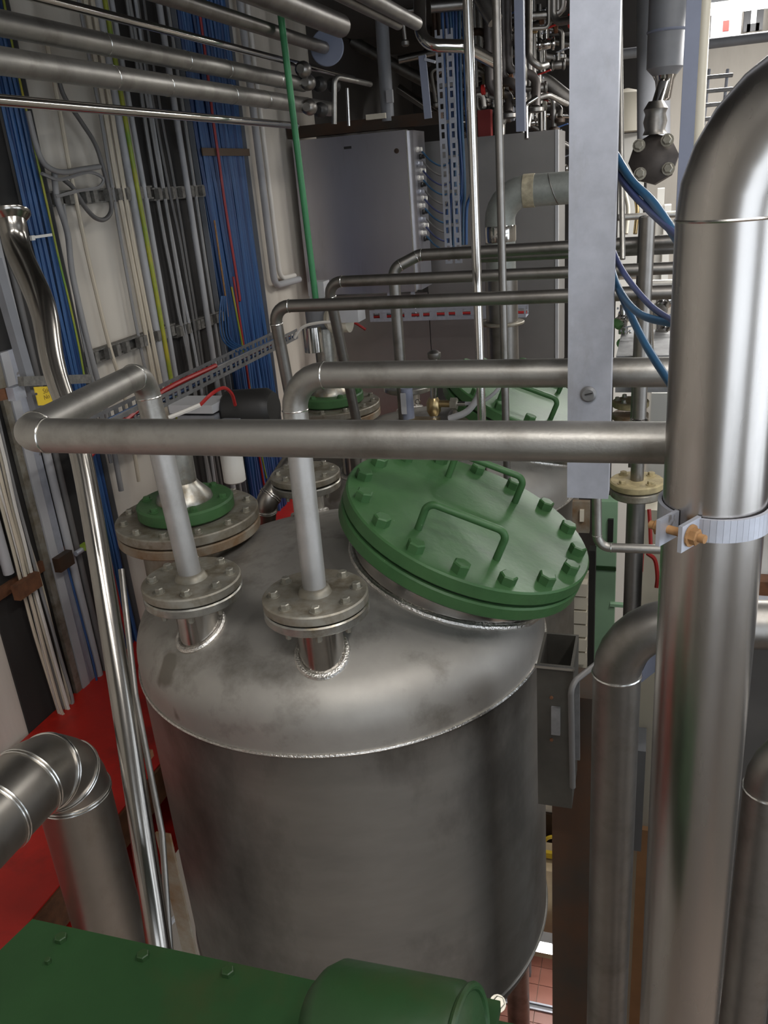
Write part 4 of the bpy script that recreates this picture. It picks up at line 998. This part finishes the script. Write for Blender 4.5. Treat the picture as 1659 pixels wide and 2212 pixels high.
# large vertical vessel and valve in the hall
cp('thick grey upright vessel pipe in the bright hall', [(1412, 330, 4.6), (1410, -160, 4.6)], 70, 'grey_paint')
t = thing('hall_vessel', 'hazy brown-grey cylinder hanging beside the upright vessel pipe', 'vessel', P(1436, 165, 3.62))
c = P(1436, 163, 3.62)
add('barrel', MB().lathe([(.05, 0), (.078, .03), (.078, .30), (.06, .36), (.05, 7.1 - c.z)], c, seg=32), 'grey_paint', t)
add('outlet', MB().lathe([(.022, -.10), (.030, -.09), (.040, -.02), (.05, 0)], c, seg=24), 'steel_polish', t)
add('band', MB().torus(c + V((0, 0, .17)), V((0, 0, 1)), .078, .006, 32, 6), 'bluegrey_paint', t)
t = thing('hall_valve', 'large dark four-bolt valve below the hazy cylinder', 'valve', P(1415, 420, 3.6))
c = P(1412, 345, 3.6)
add('body', MB().lathe([(.04, -.05), (.10, -.035), (.105, .02), (.06, .05)], c, V((-.1, -1, .2)), 8), 'valve_brown', t)
add('neck', MB().lathe([(.05, 0), (.042, .02), (.05, .05), (.042, .08), (.05, .10), (.03, .13)], c + V((0, 0, .10)), seg=24), 'steel_dark_pipe', t)
bolts(t, c + V((0, -.05, .01)), V((-.1, -1, .2)), .082, 4, .020, .02, 'bolt_dusty', .5)
add('spindle', MB().cyl(c + V((0, 0, .2)), P(1436, 170, 3.62), .024, 18), 'steel_polish', t)
add('blue_channel', MB().box(V((OY(1468, 300, 2.6).x, 2.6, 4.55)), V((OY(1499, 300, 2.6).x, 2.63, 6.4))), 'bluegrey_paint', None, 'blue-grey channel post between hall valve and thick pipe', 'post')
cp('cream upright pipe right of the blue-grey channel', [(1503, 330, 3.2), (1524, -60, 3.2)], 30, 'cream_plastic')
t = thing('wall_ladder', 'light steel rack with rungs on the white wall of the far hall', 'rack', P(1570, 260, 5.4))
for x0_, x1_ in ((1528, 1520), (1568, 1560)): add('upright', MB().cyl(P(x1_, 270, 5.4), P(x0_ + 4, 150, 5.4), .010, 8), 'galvanised', t)
for k, y in enumerate((165, 195, 225, 255)): add('rung', MB().cyl(P(1518, y + 3, 5.38), P(1582, y - 3, 5.38), .013, 8), 'galvanised_dull', t)
q0, q1 = P(1490, 350, 3.6), P(1560, 336, 3.6); pipe('dark horizontal pipe in the hall beside the channel', [q0, q0 + (q1 - q0) * ((3.89 - q0.x) / (q1.x - q0.x))], .034, 'steel_dark_pipe', welds=False)
q0, q1 = P(1335, 118, 5.4), P(1600, 86, 5.4); pipe('dark crossbar running behind the hall vessel to the right', [q0, q0 + (q1 - q0) * ((3.89 - q0.x) / (q1.x - q0.x))], .032, 'grey_paint', welds=False)
add('white_cupboard', MB().box(V((OY(1338, 345, 6.0).x, 6.0, 0)), OY(1395, 285, 6.03)), 'white_plastic', None, 'white cupboard low behind the thin bright post', 'cupboard')
add('white_drum', MB().lathe([(.17, 0), (.17, .14), (.12, .22), (.01, .25)], OY(1352, 285, 6.02), seg=32), 'cream_plastic', None, 'cream domed drum in the far hall', 'drum')
add('white_locker', MB().box(V((OY(1418, 470, 6.2).x, 6.2, 0)), OY(1436, 405, 6.4)), 'white_plastic', None, 'tall white locker behind the blue hoses', 'locker')
add('white_locker', MB().box(V((OY(1434, 480, 6.1).x, 6.1, 0)), OY(1450, 440, 6.3)), 'white_plastic', None, 'lower white locker behind the blue hoses', 'locker')
for k, (x, l_) in enumerate(((1358, 'cream'), (1378, 'pale'))):
    cp(l_ + ' slim hose hanging behind the blue hoses', [(x - 12, 400, 3.9), (x, 450, 3.9), (x - 6, 505, 3.9)], 9, 'cream_plastic' if k == 0 else 'brass', bend=.2)
# far hall windows
for k, (x0_, y0_, x1_, y1_, yy_) in enumerate(((1338, 232, 1376, 140, 9.55), (1612, 62, 1645, -20, 9.55))):
    a, b_ = OY(x0_, y0_, yy_), OY(x1_, y1_, yy_)
    o = struct('window_%d' % (k + 1), MB().box((a.x, 9.52, a.z), (b_.x, 9.60, b_.z)), 'window_light')
    for e in (a.x, b_.x): add('window_frame', MB().box((e - .03, 9.49, a.z - .03), (e + .03, 9.56, b_.z + .03)), 'light_grey_paint', o)
    for e in (a.z, b_.z): add('window_frame', MB().box((a.x, 9.49, e - .03), (b_.x, 9.56, e + .03)), 'light_grey_paint', o)
# sign with red mark
t = thing('wall_sign', 'white sign with a red mark on the far hall wall', 'sign', P(1568, 75, 6.4))
q = P(1568, 56, 6.4)
add('plate', MB().obox(q, (.11, .01, .10)), 'grey_paint', t)
add('red_mark', MB().obox(q + V((0, -.012, 0)), (.022, .002, .035)), 'red_plastic', t)
# pale green steel plate with studs, white blocks, red cables (middle right)
t = thing('green_upright', 'pale green painted upright plate behind the tank', 'upright', OY(1300, 1400, 2.5))
a, b_ = OY(1282, 1420, 2.5), OY(1334, 1085, 2.5)
add('plate', MB().box((a.x, 2.5, 2.0), (b_.x, 2.56, b_.z)), 'green_pale_paint', t)
inst('stud', bolt_mesh(.01, .05, 'green_pale_paint', False), t, OY(1318, 1305, 2.5) , V((1, 0, 0)))
add('stripe', MB().box((a.x - .002, 2.494, OY(1300, 1230, 2.5).z), (b_.x + .002, 2.5, OY(1300, 1222, 2.5).z)), 'green_dark_paint', t)
add('dark_slot', MB().box((OY(1314, 1100, 2.49).x, 2.488, OY(1314, 1170, 2.49).z), (OY(1326, 1100, 2.49).x, 2.4995, OY(1314, 1122, 2.49).z)), 'black_rubber', t)
t = thing('cable_duct', 'cream plastic cable duct with covers behind the manhole cover', 'cable duct', OY(1250, 1400, 2.3))
for k in range(6):
    z = OY(1255, 1260 + 30 * k, 2.3).z
    add('duct_cover', MB().box((OY(1240, 1300, 2.3).x, 2.3 + .004 * (k % 2), z - .045), (OY(1268, 1300, 2.3).x, 2.35, z - .003)), 'cream_plastic', t)
add('duct_back', MB().box((OY(1240, 1300, 2.3).x, 2.34, 2.6), (OY(1268, 1300, 2.3).x, 2.36, OY(1255, 1250, 2.3).z)), 'cream_plastic', t)
add('dark_rail', MB().box((OY(1270, 1300, 2.35).x, 2.36, 2.4), (OY(1284, 1300, 2.35).x, 2.40, OY(1275, 1190, 2.36).z)), 'black_rubber', None, 'black rail between the cream duct and the pale green upright', 'rail')
t = thing('switch_plate', 'small rusty plate with pale switch right of the manhole cover', 'switch', OY(1258, 1130, 2.3))
add('plate', MB().box(OY(1236, 1150, 2.32), OY(1275, 1080, 2.34)), 'flange_rusty', t)
add('switch', MB().box(OY(1252, 1127, 2.31), OY(1262, 1100, 2.32)), 'cream_plastic', t)
for k, pts in enumerate((((1402, 1100), (1404, 1130), (1406, 1185)), ((1398, 1195), (1415, 1210), (1420, 1245), (1418, 1270)), ((1388, 1190), (1386, 1215), (1385, 1235)))):
    cable('thin red cable ' + ('above', 'looping below', 'left below')[k] + ' the small bent pipe', [P(x, y, 2.7) for x, y in pts], .007, 'red_cable')
add('white_housing', MB().box(V((OY(1380, 1290, 3.3).x, 3.3, 0)), OY(1470, 1085, 3.4)), 'cream_plastic', None, 'cream housing behind the red cables', 'housing')
add('white_machine', MB().box(V((OY(1405, 905, 3.45).x, 3.45, 0)), OY(1442, 830, 3.6)), 'white_plastic', None, 'white machine housing between the front pipes at the right', 'housing')
add('grey_gusset', MB().prism([OY(1385, 1455, 1.9), OY(1430, 1365, 1.9), OY(1430, 1440, 1.9), OY(1385, 1475, 1.9)], (0, .02, 0)), 'bluegrey_paint', None, 'blue-grey gusset plate seen through the pipe elbow', 'plate')
# lower hall seen through the gaps
add('lower_wall_panel', MB().box((.026, 3.24, 0.0), (.60, 3.27, 2.06)), 'orange_wall', None, 'orange-brown panel seen between the two lower pipes', 'panel')
add('grey_housing', MB().box((-.005, 3.1, 2.06), (.042, 3.27, 2.62)), 'grey_paint', None, 'grey machine housing above the orange-brown panel', 'housing')
add('cream_board', MB().box((.036, 3.9, 0), (.5, 3.95, 3.1)), 'cream_plastic', None, 'cream board high in the gap between the lower pipes', 'board')
t = thing('floor_lamp_bar', 'glaring work light bar lying low above the red floor tiles', 'lamp', V((-.29, 3.95, 0)))
add('housing', MB().box((-.66, 3.96, .28), (.05, 4.04, .37)), 'light_grey_paint', t)
add('tube', MB().cyl(V((-.65, 3.945, .335)), V((.04, 3.945, .335)), .03, 14), 'tube_light', t)
for x in (-.62, .0): add('leg', MB().box((x - .015, 3.98, 0), (x + .015, 4.02, .28)), 'grey_paint', t)
add('beige_plinth', MB().box((-.9, 4.15, 0), (.02, 4.4, .78)), 'concrete_beige', None, 'beige plinth behind the glaring work light', 'plinth')
t = thing('drain_channel', 'pale steel drain channel across the red floor tiles', 'drain', V((-.3, 3.77, 0)))
for y in (3.75, 3.79): add('edge_bar', MB().box((-1.1, y, 0), (.5, y + .012, .012)), 'galvanised', t)
add('channel_bed', MB().box((-1.1, 3.762, -.004), (.5, 3.79, .002)), 'grey_paint', t)
t = thing('white_crate', 'white crate with a reddish strip in the gap beside the tank', 'crate', V((-.45, 4.6, .78)))
add('box', MB().box((-.70, 4.5, .95), (-.30, 4.75, 1.35)), 'white_plastic', t)
add('strip', MB().box((-.70, 4.49, 1.50), (-.30, 4.7, 1.58)), 'tile_red', t)
add('shelf', MB().box((-.75, 4.48, 0), (-.25, 4.8, .95)), 'rust_dark', t)
t = thing('yellow_hoop', 'yellow hoop with a plate on the plinth beside the tank', 'hoop', V((-.45, 4.3, .78)))
add('hoop', MB().tube([V((-.56, 4.25, .78)), V((-.54, 4.25, .98)), V((-.40, 4.25, .98)), V((-.38, 4.25, .78))], .012, 10, .08), 'yellow_sign', t)
add('plate', MB().box((-.58, 4.24, .80), (-.36, 4.28, .83)), 'yellow_sign', t)
t = thing('pale_bracket', 'pale green bracket plate in the gap beside the tank', 'bracket', V((-.33, 2.9, 2.4)))
add('plate', MB().box((-.36, 3.0, 2.66), (-.12, 3.02, 2.80)), 'green_pale_paint', t)
add('lip', MB().box((-.36, 2.98, 2.80), (-.28, 3.02, 2.83)), 'white_plastic', t)

# ---- dark machine right of the thick pipe
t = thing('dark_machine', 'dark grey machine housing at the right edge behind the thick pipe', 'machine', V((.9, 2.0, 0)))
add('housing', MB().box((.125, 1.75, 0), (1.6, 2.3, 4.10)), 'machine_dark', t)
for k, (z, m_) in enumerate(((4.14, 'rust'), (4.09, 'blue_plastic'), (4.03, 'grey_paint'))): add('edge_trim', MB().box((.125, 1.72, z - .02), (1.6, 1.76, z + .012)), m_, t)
# ---- brownish partition and tangled small pipework above the grey cabinet
tangle = ['steel_dark_pipe', 'rust_dark', 'steel_pipe', 'valve_brown', 'steel_dark_pipe']
seen_labels = set()
for k in range(46):
    x = 915 + (k * 61) % 310; y = 20 + (k * 47) % 230; d = 3.9 + (k * 7 % 10) * .15; m_ = tangle[k % 5]; r_ = .010 + .004 * (k % 4)
    p0 = P(x, y, d); dx = random.choice((-1, 1)) * random.uniform(.08, .2); dz = -random.uniform(.05, .16)
    pts = [V((p0.x, p0.y, 7.1)), p0, p0 + V((dx, random.uniform(-.1, .1), 0)), p0 + V((dx, 0, dz))]
    lab = ('dull grey', 'rust-brown', 'bright steel', 'brown-grey', 'dark steel')[k % 5] + ' branch pipe with ' + ('pale', 'red', 'zinc', 'brass', 'rusty')[(k // 5) % 5] + ' fitting ' + ('high', 'halfway', 'low')[min(2, int((y - 20) / 77))] + ' ' + ('by the ladder top', 'between the upright pipes', 'beside the channel post')[min(2, int((x - 915) / 104))]
    while lab in seen_labels: lab += ', lower one' if 'lower' not in lab else ' again'
    seen_labels.add(lab)
    t = thing('branch_pipe', lab, 'pipe', p0 + V((dx, 0, dz)), 'tangled branch pipes above the grey cabinet')
    add('pipe_body', MB().tube(pts, r_, 10, r_ * 2.5), m_, t)
    add('fitting', MB().lathe([(r_ * 1.2, 0), (r_ * 1.9, .006), (r_ * 1.9, .022), (r_ * 1.2, .028)], p0 + V((dx, 0, dz)), V((0, 0, -1)), 10), tangle[(k + 2) % 5], t)
    add('fitting', MB().lathe([(r_ * 1.2, 0), (r_ * 1.7, .004), (r_ * 1.7, .02), (r_ * 1.2, .024)], p0 + V((dx * .5, 0, 0)), V((1, 0, 0)), 10), ('bolt_dusty', 'red_plastic', 'galvanised', 'brass', 'rust')[(k // 5) % 5], t)
# ---- trapeze hanger of the overhead rack (left of the frame)
t = thing('trapeze_hanger', 'trapeze hanger carrying the overhead pipes', 'hanger', V((-1.34, 1.25, 5.18)))
for zz in (5.20, 5.27, 5.36): add('cross_bar', MB().box((-1.55, 1.24, zz - .045), (-1.2, 1.27, zz - .030)), 'galvanised_dull', t)
for xx in (-1.54, -1.21): add('rod', MB().cyl(V((xx, 1.255, 5.15)), V((xx, 1.255, 5.83)), .006, 8), 'galvanised_dull', t)
